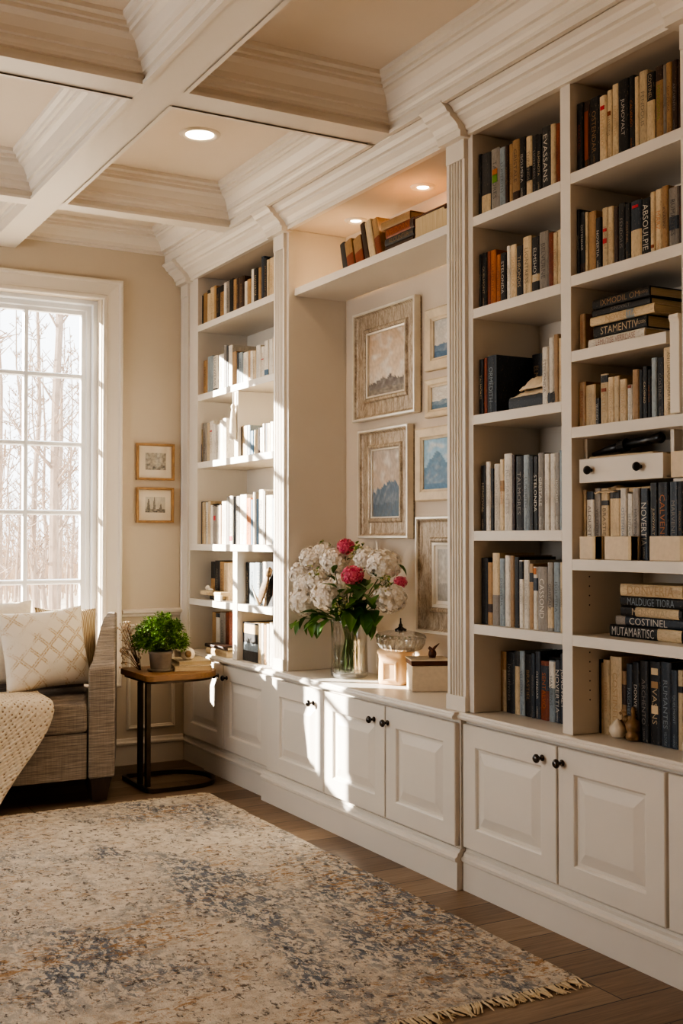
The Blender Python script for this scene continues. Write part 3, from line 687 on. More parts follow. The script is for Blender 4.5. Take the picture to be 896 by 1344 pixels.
# ---- lying books: spine along y facing -x
def lying(xs, yc, z, t, ln, dp, col, title, bands, label, group, yaw=0, word=None, th=.6, tl=.7):
    # lay an upright book on its side: its height runs along y
    e = Euler((-PI/2, 0, 0)).to_matrix().to_4x4()
    M4 = Matrix.Rotation(yaw, 4, 'Z') @ Matrix.Rotation(PI/2, 4, 'X')
    root = book((xs, yc, z), t, ln, dp, col, title, bands, label, group, word=word, th=th, tl=tl)
    # upright z -> +y after rotating about x by -90 deg; spine still faces -x ; base at yc - ln/2
    root.rotation_euler = (-PI/2, 0, yaw)
    root.location = Vector((xs, yc, z+t/2+.0005)) - Matrix.Rotation(yaw, 3, 'Z') @ Vector((0, ln/2, 0))
    return root
g_ = 'lying books stacked on the third shelf of the far right bay'
zz = 1.843
for i, (t, y0, y1, x0, col, ti, bd, nm, wd) in enumerate([
    (.030, 2.765, 2.515, 2.425, 'w', 'r', [], 'white lying book with red title, lowest in stack, third shelf, '+Rb, 'LEMUTISE VERRDASE'),
    (.038, 2.745, 2.512, 2.430, 'K', 'c', [], 'black lying book with cream title, second up in stack, third shelf, '+Rb, 'STAMENTIV'),
    (.028, 2.755, 2.480, 2.427, 'c', 't', [('b',.3,.42)], 'cream lying book with blue band, third up in stack, third shelf, '+Rb, None),
    (.022, 2.750, 2.502, 2.432, 'K', 'g', [], 'black lying book with grey title, fourth up in stack, third shelf, '+Rb, None),
    (.030, 2.750, 2.500, 2.430, 'K', 't', [], 'black lying book with tan title, topmost in stack, third shelf, '+Rb, 'IXMODIL OM')]):
    lying(x0, (y0+y1)/2, zz, t, y0-y1, .18, col, ti, bd, nm, g_, yaw=random.uniform(-.02, .02), word=wd); zz += t+.001
book((2.421, 2.787, 1.8436), .026, .115, .15, 't', 'r', [], 'small tan book standing at left of the lying stack, third shelf, '+Rb)
g_ = 'lying books stacked on the sixth shelf of the far right bay'
zz = .948
for t, y0, y1, x0, col, ti, bd, nm, wd in [
    (.036, 2.725, 2.420, 2.470, 'K', 'w', [('c',0,.32)], 'black lying book with white letters, lowest, low stack, sixth shelf, '+Rb, 'MUTAMARTISC'),
    (.028, 2.702, 2.425, 2.478, 'S', 'w', [('g',.85,1)], 'slate blue lying book, second up in low stack, sixth shelf, '+Rb, None),
    (.029, 2.680, 2.425, 2.476, 'K', 'c', [('c',.05,.75)], 'black lying book with wide cream label, third up, low stack, sixth shelf, '+Rb, None),
    (.030, 2.682, 2.425, 2.478, 'K', 'b', [], 'black lying book with pale blue letters, fourth up, low stack, sixth shelf, '+Rb, 'MALDUGE TIORA'),
    (.037, 2.680, 2.425, 2.476, 'c', 't', [], 'thick cream lying book, topmost in the low stack, sixth shelf, '+Rb, None)]:
    lying(x0, (y0+y1)/2, zz, t, y0-y1, .17, col, ti, bd, nm, g_, yaw=random.uniform(-.015, .015), word=wd, th=.75, tl=.6 if bd and bd[0][0]=='c' else .75); zz += t+.001
lying(2.424, 3.045, 1.690, .042, .245, .17, 'S', None, [('K',0,.1)], 'slate blue lying book under the folded linen, third shelf, '+M, None)
lying(2.55, 3.15, .8335, .014, .20, .12, 'K', None, [], 'black book lying flat across the tops of the worktop row, '+M, None)
lying(2.452, 2.60, 1.3895, .016, .22, .14, 'c', None, [], 'cream book lying on top of the fifth shelf row, '+Rb, None)
lying(2.45, 5.80, .919, .024, .16, .16, 'G', 't', [], 'charcoal lying book, left half of fifth shelf, '+Lf, None)
lying(2.406, 5.77, .944, .022, .28, .064, 'c', 't', [], 'wide cream lying book supporting a white shell, fifth shelf, '+Lf, None)
lying(2.395, 5.66, CT, .035, .28, .075, 'c', 't', [], 'thick cream lying book on the worktop behind the side table', None)
lying(2.392, 5.66, CT+.036, .018, .30, .078, 'n', None, [], 'dark brown lying book on the worktop behind the side table', None)

# ---- leaning and lying leather books on the niche shelf
ZN = 2.427
def lean(x, y, t, h, d, col, ang, label, title=None, bands=()):
    # rests on its lower corner, leaning about x
    r = book((x, y, ZN), t, h, d, col, title, bands, label, 'old leather books on the niche shelf')
    r.rotation_euler = (ang, 0, 0); r.location.z = ZN+.001+abs(math.sin(ang))*t/2
    return r
lean(2.462, 4.388, .040, .126, .15, 'G', -.24, 'dark olive book leaning at the left end of the niche shelf')
lean(2.458, 4.330, .058, .122, .15, 't', -.25, 'tan book leaning second from left on the niche shelf', bands=[('r',0,.45)])
lean(2.464, 4.262, .066, .120, .16, 'r', -.26, 'rust brown book leaning third from left on niche shelf', bands=[('t',.45,1)])
lean(2.456, 4.186, .034, .172, .16, 'n', -.27, 'tall dark brown book leaning fourth from left on niche shelf')
lean(2.456, 4.141, .048, .170, .16, 'c', -.27, 'tall pale tan book leaning fifth from left on niche shelf')
lean(2.460, 4.092, .044, .166, .16, 't', -.27, 'tall tan and rust book leaning against the lying stack on niche shelf', bands=[('r',.0,.5)])
zz = ZN
for t, y0, y1, col, ti, bd, nm in [
    (.030, 4.045, 3.835, 'n', None, [], 'dark brown lying book, lowest of the niche shelf stack'),
    (.030, 4.050, 3.830, 'G', 't', [], 'dark olive lying book, second up in the niche shelf stack'),
    (.040, 4.045, 3.826, 'r', 'o', [('n',.0,.12)], 'red brown lying book with gilt title, third up, niche shelf stack'),
    (.034, 4.075, 3.860, 't', None, [], 'light tan lying book, topmost of the niche shelf stack')]:
    lying(2.462, (y0+y1)/2, zz, t, y0-y1, .17, col, ti, bd, nm, 'old leather books on the niche shelf', yaw=random.uniform(-.03,.03)); zz += t+.001
# thick brown book turned so that its pages face out
t = thing('book', (2.46, 3.70, ZN), 'thick brown book with glowing yellow pages facing out, right end of niche shelf', 'book', 'old leather books on the niche shelf')
y0, y1 = 3.815, 3.585
b = mb().box(2.452, 2.60, y1, y0, ZN+.001, ZN+.006); b.box(2.452, 2.60, y1, y0, ZN+.088, ZN+.094); b.box(2.590, 2.60, y1, y0, ZN+.006, ZN+.088)
b.box(2.449, 2.456, y1, y1+.012, ZN+.075, ZN+.092)
b.build('cover', 'brown_leather', t, bevel=.002)
mb().box(2.458, 2.589, y1+.006, y0-.006, ZN+.0063, ZN+.0877).build('page_block', 'page_edges', t)
# ================================================================== PICTURES
def canvas(parent, a0, a1, b0, b1, place, paint, nu=36, nv=44, mat='painted_canvas', name='painting'):
    m = MB(); m.grid(lambda u, v: place(a0+(a1-a0)*u, b0+(b1-b0)*v), nu, nv)
    o = m.build(name, mat, parent)
    at = o.data.color_attributes.new('Col', 'FLOAT_COLOR', 'POINT')
    cols = []
    for i in range(nu+1):
        for j in range(nv+1):
            c = paint(i/nu, j/nv); cols += [c[0], c[1], c[2], 1]
    at.data.foreach_set('color', cols)
    return o
def mixc(a, b, t): t = max(0, min(1, t)); return tuple(a[i]*(1-t)+b[i]*t for i in range(3))
def nz(u, v, s, seed): return mnoise.noise(Vector((u*s, v*s, seed)))
def landscape(seed, sky0, sky1, peak, land, ridge, amp, cx=.5, haze=.25):
    def f(u, v):
        c = mixc(sky1, sky0, v + .35*nz(u, v, 5, seed))
        c = mixc(c, (.75,.72,.66), max(0, nz(u*1.4, v*2.2, 4, seed+3))*1.2)
        r = ridge + amp*(1-min(1, abs(u-cx)*2.2)) + .06*nz(u, 0, 9, seed+1) + .03*nz(u, 0, 24, seed+2)
        if v < r: c = mixc(peak, (.62,.60,.56), .5*max(0, nz(u*1.3+v, v, 11, seed+4)) + haze*(1-v/max(r,.01)))
        l = ridge*.55 + .05*nz(u, 0, 6, seed+5)
        if v < l: c = mixc(land, peak, .5+.8*nz(u, v*2, 12, seed+6))
        k = 1+.22*nz(u*2, v, 20, seed+7)
        return tuple(max(0, x*k) for x in c)
    return f
L3 = lambda *c: lin(*c)[:3]
WALLX = lambda a, c, d: (2.7095-d, a, c)      # on the niche's back wall
def picture(y1, y0, z0, z1, prof, win, mats, label, paint, extra=None, place=WALLX, group=None, cat='picture', rim=None, depth=.02, glassy=False):
    t = thing('framed_picture', place((y0+y1)/2, z0, 0), label, cat, group)
    mb().ringframe(y0, y1, z0, z1, prof, place).build('frame', mats[0], t)
    if mats[0] == 'silvered_wood':
        mb().ringframe(y0-.003, y1+.003, z0-.003, z1+.003, [(0,.008),(0,.036),(.003,.040),(.010,.040),(.013,.034)], place).build('outer_bead', 'silver_rim', t)
    if rim:
        mb().ringframe(y0+rim[0], y1-rim[0], z0+rim[0], z1-rim[0], rim[1], place).build('inner_rim', mats[1], t)
    if extra:   # mount board
        ins, dep, mt = extra
        mb().ringframe(y0+ins, y1-ins, z0+ins, z1-ins, [(0, dep), (.0005, dep)], place, True).build('mat_board', mt, t)
    a0, a1, c0, c1, dp = win
    # u must run left to right as seen
    if place is WALLX: canvas(t, a1, a0, c0, c1, lambda a, c: place(a, c, dp), paint)
    else: canvas(t, a0, a1, c0, c1, lambda a, c: place(a, c, dp), paint)
    if glassy: mb().ringframe(y0+.008, y1-.008, z0+.008, z1-.008, [(0, depth), (.0005, depth)], place, True).build('glazing', 'picture_glass', t)
    return t
def flat_frame(w, step=.0):      # wide flat distressed frame with raised rims, depth profile
    return [(0,0),(0,.030),(.004,.034),(.012,.034),(.016,.026),(.022,.022),(w-.02,.020),(w-.014,.028),(w-.006,.030),(w,.026),(w+.002,.010)]
BLU, STEEL, SAND, CLOUD = L3(120,150,176), L3(92,116,138), L3(190,160,124), L3(214,206,196)
picture(4.685, 4.151, 1.798, 2.298, flat_frame(.098), (4.575, 4.262, 1.905, 2.190, .012), ('silvered_wood', 'silver_rim'),
        'large silvered wooden frame with a sandy mountain sketch, upper left in the niche',
        landscape(2.2, L3(204,178,150), L3(222,210,194), L3(120,112,108), L3(176,166,150), .20, .09, .42), rim=(.100, [(0,.012),(0,.024),(.008,.022),(.009,.012)]))
picture(4.636, 4.208, 1.255, 1.748, flat_frame(.088), (4.545, 4.300, 1.346, 1.657, .012), ('silvered_wood', 'silver_rim'),
        'large silvered wooden frame with a hazy blue peak, directly behind the bouquet',
        landscape(7.7, L3(188,176,164), L3(206,184,160), L3(104,124,142), L3(118,128,136), .40, .12, .3), rim=(.089, [(0,.012),(0,.022),(.006,.020),(.007,.012)]))
wood = lambda w: [(0,0),(0,.022),(.006,.026),(w-.012,.022),(w-.006,.016),(w,.014),(w+.001,.006)]
picture(4.093, 3.72, 1.960, 2.222, wood(.052), (4.046, 3.767, 2.007, 2.175, .008), ('cream_frame', 0), 'cream framed blue seascape, topmost picture beside the fluted pilaster',
        landscape(4.1, L3(196,194,188), L3(208,198,184), L3(96,124,150), L3(76,106,134), .34, .16, .25))
picture(4.094, 3.72, 1.762, 1.924, wood(.034), (4.064, 3.75, 1.792, 1.894, .008), ('cream_frame', 0), 'small cream framed picture of blue hills, second down beside the pilaster',
        landscape(5.9, L3(206,200,188), L3(216,206,190), L3(112,136,152), L3(88,116,136), .38, .1, .3))
picture(4.172, 3.72, 1.410, 1.722, wood(.050), (4.126, 3.766, 1.456, 1.676, .008), ('cream_frame', 0), 'pale wooden frame with a bright blue mountain under blue sky, beside pilaster',
        landscape(9.3, L3(150,186,208), L3(176,200,212), L3(106,140,166), L3(98,132,160), .22, .55, .72, .15))
picture(4.143, 3.66, .857, 1.342, flat_frame(.105), (4.02, 3.78, .98, 1.225, .012), ('silvered_wood', 'silver_rim'), 'large silvered frame with pale grey picture, lowest, above the boxes',
        landscape(12.4, L3(196,192,184), L3(206,200,188), L3(178,174,166), L3(170,164,152), .3, .1, .5), rim=(.107, [(0,.012),(0,.026),(.012,.024),(.014,.016),(.028,.014)]))
FARW = lambda a, c, d: (a, 6.1695-d, c)
gold = [(0,0),(0,.026),(.003,.028),(.009,.026),(.012,.020),(.013,.010)]
def sketch(seed):
    def f(u, v):
        g = .42+.45*nz(u*1.5, v*1.2, 5, seed)+.25*nz(u, v, 16, seed+2)-.25*(v < .35)*(nz(u, v, 7, seed+1) > 0)
        return mixc(L3(70,66,62), L3(206,196,178), g+.2)
    return f
def towers(seed):
    def f(u, v):
        g = .75+.2*nz(u*6, v, 3, seed)
        for cx, w, hh in ((.16,.10,.85), (.45,.07,1.0), (.78,.09,.55)):
            if abs(u-cx) < w*(1.15-v/hh*.9) and v < hh: g = .25+.2*nz(u, v, 14, seed+1)
        if v < .22: g = .3+.5*nz(u, v, 9, seed+4)
        return mixc(L3(66,62,60), L3(214,204,184), g)
    return f
for (x0, x1, z0, z1, lab, pt) in ((2.124, 2.344, 1.580, 1.785, 'small gold framed landscape sketch, upper of two on the wall beside the window', sketch(3.3)),
                                  (2.124, 2.341, 1.340, 1.538, 'small gold framed print of spires, lower of two on the wall beside the window', towers(6.1))):
    picture(x1, x0, z0, z1, gold, (x0+.052, x1-.048, z0+.058, z1-.052, .0112), ('gold_frame_wood', 0), lab, pt, extra=(.012, .010, 'mat_board'), place=FARW, depth=.018, glassy=True)

# ================================================================== VASE AND BOUQUET
VX, VY = 2.535, 4.475
v = thing('flower_vase', (VX, VY, CT), 'clear ribbed glass vase of water and stems standing on the niche worktop', 'vase')
rib = lambda a, z: 1+.022*math.cos(10*a)
m = mb().lathe([(.002,.002),(.070,.002),(.080,.010),(.083,.03),(.080,.06),(.078,.14),(.080,.22),(.084,.252),(.086,.256),(.083,.256),(.077,.22),(.074,.14),(.075,.06),(.076,.03),(.070,.022),(.002,.022)], (VX, VY, CT), 60, cap=False, wob=rib)
m.build('glass_body', 'vase_glass', v, smooth=True)
mb().lathe([(.001,.023),(.069,.023),(.0745,.032),(.0735,.06),(.0725,.14),(.001,.14)], (VX, VY, CT), 40, cap=False).build('water', 'water', v, smooth=True)

def bloom_mesh(c, R, rng, flat=.86, petals=150):
    m = MB(); c = Vector(c)
    for k in range(petals):
        zc_ = 1-2*(k+.5)/petals; a = k*2.39996
        n_ = Vector((math.sqrt(1-zc_*zc_)*math.cos(a), math.sqrt(1-zc_*zc_)*math.sin(a), zc_))
        n_ = (n_+Vector((rng.uniform(-.2,.2), rng.uniform(-.2,.2), rng.uniform(-.2,.2)))).normalized()
        p = c + Vector((n_.x*R, n_.y*R, n_.z*R*flat))*rng.uniform(.84, 1.03)
        t1 = n_.orthogonal().normalized(); t1 = Matrix.Rotation(rng.uniform(0, 6.28), 3, n_) @ t1; t2 = n_.cross(t1)
        s = R*rng.uniform(.13, .19)
        for q in range(4):   # four-petalled floret
            d1 = t1*math.cos(q*PI/2)+t2*math.sin(q*PI/2); d2 = n_.cross(d1)
            lift = n_*s*rng.uniform(.05, .40)
            m.quad(tuple(p), tuple(p+d1*s*.55+d2*s*.48+lift*.6), tuple(p+d1*s*1.05+lift), tuple(p+d1*s*.55-d2*s*.48+lift*.6))
    # core
    m.lathe([(R*.05,-R*.78*flat),(R*.55,-R*.6*flat),(R*.80,0),(R*.55,R*.6*flat),(R*.05,R*.78*flat)], c, 12)
    return m
def leaf(m, p, d, L, W, up=Vector((0,0,1)), droop=.3, fold=.25):
    p = Vector(p); d = Vector(d).normalized(); s = d.cross(up)
    if s.length < .01: s = Vector((1,0,0))
    s.normalize(); n_ = s.cross(d)
    prof = [(0,.04),(.18,.55),(.42,1),(.68,.78),(.88,.36),(1,.02)]
    i = len(m.v)
    for t, w in prof:
        q = p + d*L*t - n_*(L*droop*t*t)*1.0
        m.v += [tuple(q - s*W*w/2 + n_*W*w*fold), tuple(q), tuple(q + s*W*w/2 + n_*W*w*fold)]
    for k in range(len(prof)-1):
        a = i+3*k
        m.f += [(a, a+1, a+4, a+3), (a+1, a+2, a+5, a+4)]
def bq(zx, zy, X): return onx(360+zx/4.978, 700+zy/4.978, X)
NECK = Vector((VX, VY, CT+.23)); rng = random.Random(5)
def stem_to(m, p, r=.003):
    p = Vector(p); foot = Vector((VX+rng.uniform(-.045,.045), VY+rng.uniform(-.045,.045), CT+.03))
    nk = NECK + (p-NECK).normalized()*.02
    nk.x += rng.uniform(-.03,.03); nk.y += rng.uniform(-.03,.03); nk.z = CT+.24
    m.tube([foot, foot.lerp(nk, .5)+Vector((rng.uniform(-.01,.01), rng.uniform(-.01,.01), 0)), nk, nk.lerp(p, .6)+Vector((0,0,.015)), p], [r, r, r, r*.9, r*.8], 5)
whites = [(250,165,.058,2.50,'top left of the bouquet'), (395,185,.060,2.49,'top centre of the bouquet, left of the upper pink bloom'), (172,255,.062,2.47,'far left middle of the bouquet'),
          (285,300,.052,2.45,'left centre of the bouquet, behind the front blooms'), (350,405,.068,2.43,'front centre of the bouquet, above the vase rim'), (205,440,.070,2.43,'lower left front of the bouquet'),
          (600,165,.052,2.56,'back right of the bouquet beside the upper pink bloom'), (712,205,.066,2.53,'upper right of the bouquet'), (755,425,.062,2.50,'lower right of the bouquet above the glass dish'), (430,330,.046,2.47,'centre of the bouquet behind the middle pink bloom'), (215,345,.060,2.44,'left of the bouquet between the far left and lower left blooms'), (320,120,.046,2.53,'top of the bouquet between the two upper left blooms')]
def flower(p, R, matname, label, grp, nm='hydrangea'):
    t = thing(nm, tuple(p), label, 'flower', grp)
    bloom_mesh(p, R*1.13, rng, petals=300 if R > .05 else 170).build('bloom', matname, t)
    m = mb(); stem_to(m, Vector(p)-Vector((0,0,R*.4))); m.build('stem', 'stem_green', t)
    return t
for zx, zy, R, X, w in whites:
    flower(bq(zx, zy, X), R, 'white_petal', 'white ruffled hydrangea, '+w, 'white hydrangeas in the vase')
for zx, zy, R, X, w in [(466,86,.036,2.52,'topmost pink flower of the bouquet'), (510,275,.044,2.42,'pink flower in the middle of the bouquet'), (822,318,.026,2.56,'small pink flower at the right edge of the bouquet')]:
    flower(bq(zx, zy, X), R, 'pink_petal', w, 'pink flowers in the vase', 'carnation')
# foliage stems: leafy sprigs and small budded sprigs, each its own stem
def sprig(tip, leaves, L, W, label, mat='dark_leaf', down=0):
    tip = Vector(tip); t = thing('leafy_sprig', tuple(tip), label, 'foliage', 'leafy sprigs in the vase')
    m = mb(); stem_to(m, tip, .0022); m.build('stem', 'stem_green', t)
    m = mb(); out = (tip-NECK).normalized()
    for k in range(leaves):
        q = NECK.lerp(tip, .45+.55*(k+1)/leaves)
        d = (out*.6+Vector((rng.uniform(-1,.35), rng.uniform(-1,.6), rng.uniform(-.7,.6)-down))).normalized()
        q = q + Vector((-.012, -.006, 0))
        leaf(m, q, d, L*rng.uniform(.75,1.15), W*rng.uniform(.8,1.2), droop=.35)
    m.build('leaves', mat, t, smooth=True)
for zx, zy, X, n_, L, W, dn, lab in [(600,350,2.42,7,.10,.058,0,'dark leafy sprig right of the middle pink flower'), (560,430,2.42,7,.10,.055,.2,'dark leafy sprig over the vase rim at right'), (660,500,2.45,6,.09,.05,.5,'drooping leafy sprig right of the vase rim'),
                                 (470,420,2.46,6,.09,.05,.2,'dark leafy sprig in the centre above the vase rim'), (300,520,2.44,6,.085,.05,.4,'dark leafy sprig over the vase rim at left'), (230,540,2.45,5,.085,.045,.5,'drooping leafy sprig at lower left of the bouquet'),
                                 (150,560,2.46,4,.07,.04,.7,'small leafy sprig hanging at the far lower left'), (640,265,2.50,5,.08,.045,0,'leafy sprig between the right hand white blooms'), (395,262,2.42,4,.075,.03,.1,'narrow leafy sprig between the left blooms and the pink flower'),
                                 (705,540,2.46,4,.08,.045,.6,'leafy sprig hanging at lower right of the bouquet'), (810,200,2.58,4,.07,.035,0,'dark sprig behind the upper right white bloom'), (430,520,2.44,5,.08,.045,.3,'leafy sprig at the front of the vase rim'), (560,300,2.47,6,.095,.055,.1,'broad leafy sprig just right of the middle pink flower'), (640,420,2.42,7,.10,.058,.2,'broad leafy sprig left of the lower right white bloom'), (520,500,2.40,6,.095,.055,.4,'broad drooping leafy sprig hanging over the vase rim')]:
    sprig(bq(zx, zy, X), n_, L, W, lab, down=dn)
def budsprig(tip, nb, lab):
    tip = Vector(tip); t = thing('budded_sprig', tuple(tip), lab, 'foliage', 'budded sprigs in the vase')
    m = mb(); stem_to(m, tip, .0016)
    b_ = mb(); lf = mb()
    for k in range(nb):
        q = tip + Vector((rng.uniform(-.022,.022), rng.uniform(-.022,.022), rng.uniform(-.04,.03)))
        m.tube([tip-Vector((0,0,.03)), q], .0008, 4)
        r = rng.uniform(.004,.0075)
        b_.lathe([(r*.1,-r),(r*.8,-r*.5),(r,0),(r*.8,r*.5),(r*.1,r)], q, 6)
        if k % 2 == 0: leaf(lf, q, (rng.uniform(-1,.4), rng.uniform(-1,1), rng.uniform(-.4,.8)), .028, .015)
    m.build('stem', 'stem_green', t); b_.build('buds', 'blush_bud', t, smooth=True); lf.build('leaves', 'box_leaf', t)
for zx, zy, X, nb, lab in [(90,335,2.47,16,'pale budded sprig at the left edge of the bouquet'), (105,470,2.46,16,'pale budded sprig at the lower left edge of the bouquet'), (545,110,2.53,24,'pale budded sprig beside the topmost pink flower'), (335,85,2.54,10,'thin budded sprig at the top left of the bouquet'),
                       (265,240,2.42,8,'green budded sprig between the left white blooms'), (440,465,2.40,18,'budded sprig hanging in front of the vase rim'), (735,320,2.47,18,'green budded sprig between the right hand white blooms')]:
    budsprig(bq(zx, zy, X), nb, lab)

# ================================================================== BOXES AND DISH IN THE NICHE
t = thing('canister', (2.60, 4.16, CT), 'peach ceramic canister beside the vase in the niche', 'canister')
cx, cy = 2.598, 4.185
def sq(a, z): return 1/ (max(abs(math.cos(a-.5)), abs(math.sin(a-.5)))**.75)
mb().lathe([(.05,.001),(.058,.004),(.060,.02),(.058,.11),(.060,.128),(.064,.132),(.064,.146),(.058,.150),(.02,.151),(.001,.151)], (cx, cy, CT), 40, wob=sq, cap=False).build('body', 'peach_ceramic', t, smooth=True, bevel=0)
mb().ringframe(-.034, .034, .018, .100, [(0,0),(0,.006),(.006,.008),(.010,.004),(.011,.002)], lambda a, c, d: (a, -d, c), True).xform(Matrix.Translation((cx-.052, cy-.036, CT)) @ Matrix.Rotation(-.95, 4, 'Z')).build('label_panel', 'peach_ceramic', t)
t = thing('keepsake_box', (2.60, 3.95, CT), 'cream linen box with a brown edged lid, right of the peach canister', 'box')
RB = Matrix.Translation((2.612, 3.962, CT)) @ Matrix.Rotation(-.42, 4, 'Z')
mb().box(-.075, .075, -.075, .075, .001, .105).xform(RB).build('box_body', 'box_linen', t, bevel=.003)
mb().box(-.078, .078, -.078, .078, .1055, .124).xform(RB).build('lid_band', 'brown_leather', t, bevel=.002)
mb().box(-.080, .080, -.080, .080, .1245, .130).xform(RB).build('lid', 'box_linen', t, bevel=.002)
DZ = CT+.1525
t = thing('lidded_glass_dish', (2.575, 4.07, DZ), 'cut glass dish with silver finial resting on the canister and the box', 'dish')
fl = lambda a, z: 1+.06*abs(math.cos(11*a+z*60))
DC = (2.560, 4.085, DZ)
mb().lathe([(.002,.001),(.085,.001),(.105,.010),(.118,.030),(.122,.048),(.120,.052),(.002,.052)], DC, 90, sx=.72, sy=1.0, wob=fl, cap=False).build('dish', 'cut_glass', t)
mb().lathe([(.124,.0525),(.126,.058),(.118,.068),(.07,.080),(.02,.084),(.002,.085)], DC, 90, sx=.72, sy=1.0, wob=fl, cap=False).build('glass_lid', 'cut_glass', t)
mb().lathe([(.024,.084),(.026,.088),(.014,.094),(.007,.100),(.009,.106),(.004,.112),(.0025,.128),(.004,.132),(.001,.135)], DC, 16, cap=False).build('finial', 'knob_metal', t, smooth=True)
t = thing('bird_ornament', (2.63, 3.93, CT+.131), 'small brown bird shaped ornament on the lid of the cream linen box', 'ornament')
o = (2.625, 3.945, CT+.1305)
m = mb().lathe([(.001,0),(.012,.002),(.017,.014),(.015,.026),(.008,.036),(.001,.039)], o, 14, cap=False)
m.tube([(o[0], o[1], o[2]+.028), (o[0], o[1]-.02, o[2]+.046), (o[0]+.003, o[1]-.045, o[2]+.062)], [.007,.005,.0015], 8)
m.tube([(o[0], o[1], o[2]+.03), (o[0]-.004, o[1]+.016, o[2]+.04), (o[0]-.006, o[1]+.022, o[2]+.036)], [.008,.007,.001], 8)
m.build('body', 'brown_leather', t, smooth=True)

# ================================================================== FAR RIGHT BAY EXTRAS
t = thing('drawer_box', (2.55, 2.62, 1.4105), 'open cream drawer box with two black knobs hung under the fourth shelf', 'drawer')
y0, y1, z0, z1 = 2.800, 2.438, 1.425, 1.500
mb().box(2.418, 2.434, y1, y0, z0, z1).build('drawer_front', 'cabinet_paint', t, bevel=.002)
b = mb().box(2.434, 2.66, y1+.002, y1+.012, z0+.004, z1-.004); b.box(2.434, 2.66, y0-.012, y0-.002, z0+.004, z1-.004); b.box(2.65, 2.66, y1+.012, y0-.012, z0+.004, z1-.004); b.box(2.434, 2.66, y1+.002, y0-.002, z0+.001, z0+.008)
b.build('drawer_tray', 'cabinet_paint', t)
for a_, c_ in ((y0-.002, y0+.012), (y1-.012, y1+.002)): mb().box(2.45, 2.66, a_, c_, z0+.02, 1.5665).build('hanging_runner', 'cabinet_paint', t)
for yy in (2.743, 2.528):
    k = mb().lathe([(.006,0),(.005,.008),(.012,.012),(.014,.018),(.011,.024),(.002,.027)], (0,0,0), 16, cap=False)
    k.xform(Matrix.Translation((2.418, yy, 1.463)) @ Euler((0, -PI/2, 0)).to_matrix().to_4x4()).build('knob', 'black_plastic', t, smooth=True)
mb().box(2.44, 2.62, 2.50, 2.78, 1.436, 1.508).build('paper_bundle', 'paper', tag(thing('paper_stack', (2.53, 2.64, 1.436), 'tan papers filling the open cream drawer box', 'papers'), 'tan papers filling the open cream drawer box', 'papers'), bevel=.004)
t = thing('folded_umbrella', (2.45, 2.62, 1.51), 'black folded umbrella lying across the open cream drawer box', 'umbrella')
m = mb().tube([(2.455, 2.775, 1.516), (2.452, 2.70, 1.526), (2.45, 2.635, 1.534)], [.006,.012,.015], 12); m.build('canopy', 'black_plastic', t, smooth=True)
mb().tube([(2.45, 2.648, 1.532), (2.45, 2.618, 1.535)], .020, 12).build('strap', 'black_plastic', t, bevel=.002)
mb().tube([(2.45, 2.618, 1.535), (2.45, 2.50, 1.545), (2.45, 2.478, 1.546), (2.45, 2.468, 1.546)], [.014,.014,.017,.010], 12).build('handle', 'black_plastic', t, smooth=True)
t = tag(mb().box(2.425, 2.62, 2.346, 2.415, 1.425, 1.500).build('small_box', 'box_linen', bevel=.002), 'small cream box beside the drawer box at the right edge', 'box')
t['_loc'] = (0,0,0)
mb().box(2.45, 2.62, 2.346, 2.430, 1.404, 1.424).build('bracket_shelf', 'cabinet_paint', rb)
# magazine file standing on the fourth shelf, rising past the third
t = thing('magazine_file', (2.37, 2.37, 1.603), 'tall cream magazine file with printed spine at the right edge of the fourth shelf', 'file')
m = mb().prism([(2.390,1.6035),(2.390,1.862),(2.384,1.874),(2.386,1.884),(2.40,1.884),(2.43,1.86),(2.56,1.76),(2.56,1.6035)], lambda u, v, t_: (u, t_, v), 2.3445, 2.382)
m.build('file_body', 'white_plastic', t, bevel=.003)
book((2.418, 2.411, 1.6026), .050, .197, .17, 'c', 'K', [], 'thick cream book with black title beside the magazine file, fourth shelf', None, word='ANTI LINADONAMA TARA', tl=.85, th=.3)
# low cream boxes in front of the fifth-shelf books
for (y0, y1, lab) in ((2.785, 2.712, 'low cream box in front of the leftmost fifth shelf books'), (2.672, 2.556, 'low cream box in front of the middle fifth shelf books'), (2.482, 2.350, 'low cream box at the right end of the fifth shelf')):
    t = thing('low_box', (2.42, (y0+y1)/2, 1.186), lab, 'box', 'low boxes on the fifth shelf')
    mb().box(2.405, 2.4385, y1, y0, 1.1865, 1.258).build('box_body', 'box_linen', t, bevel=.002)
    mb().box(2.4045, 2.43, y1-.0 , y1+.012, 1.187, 1.2575).build('end_panel', 'paper', t)
t = thing('paper_packet', (2.46, 2.71, 1.39), 'crumpled tan paper packet on top of the fifth shelf books', 'packet')
mb().grid(lambda u, v: (2.43+.12*u, 2.745-.09*v, 1.392+.020*math.sin(PI*u)*math.sin(PI*v)+.006*nz(u, v, 6, 2)), 12, 12).build('packet', 'crumpled_paper', t, solid=.003)
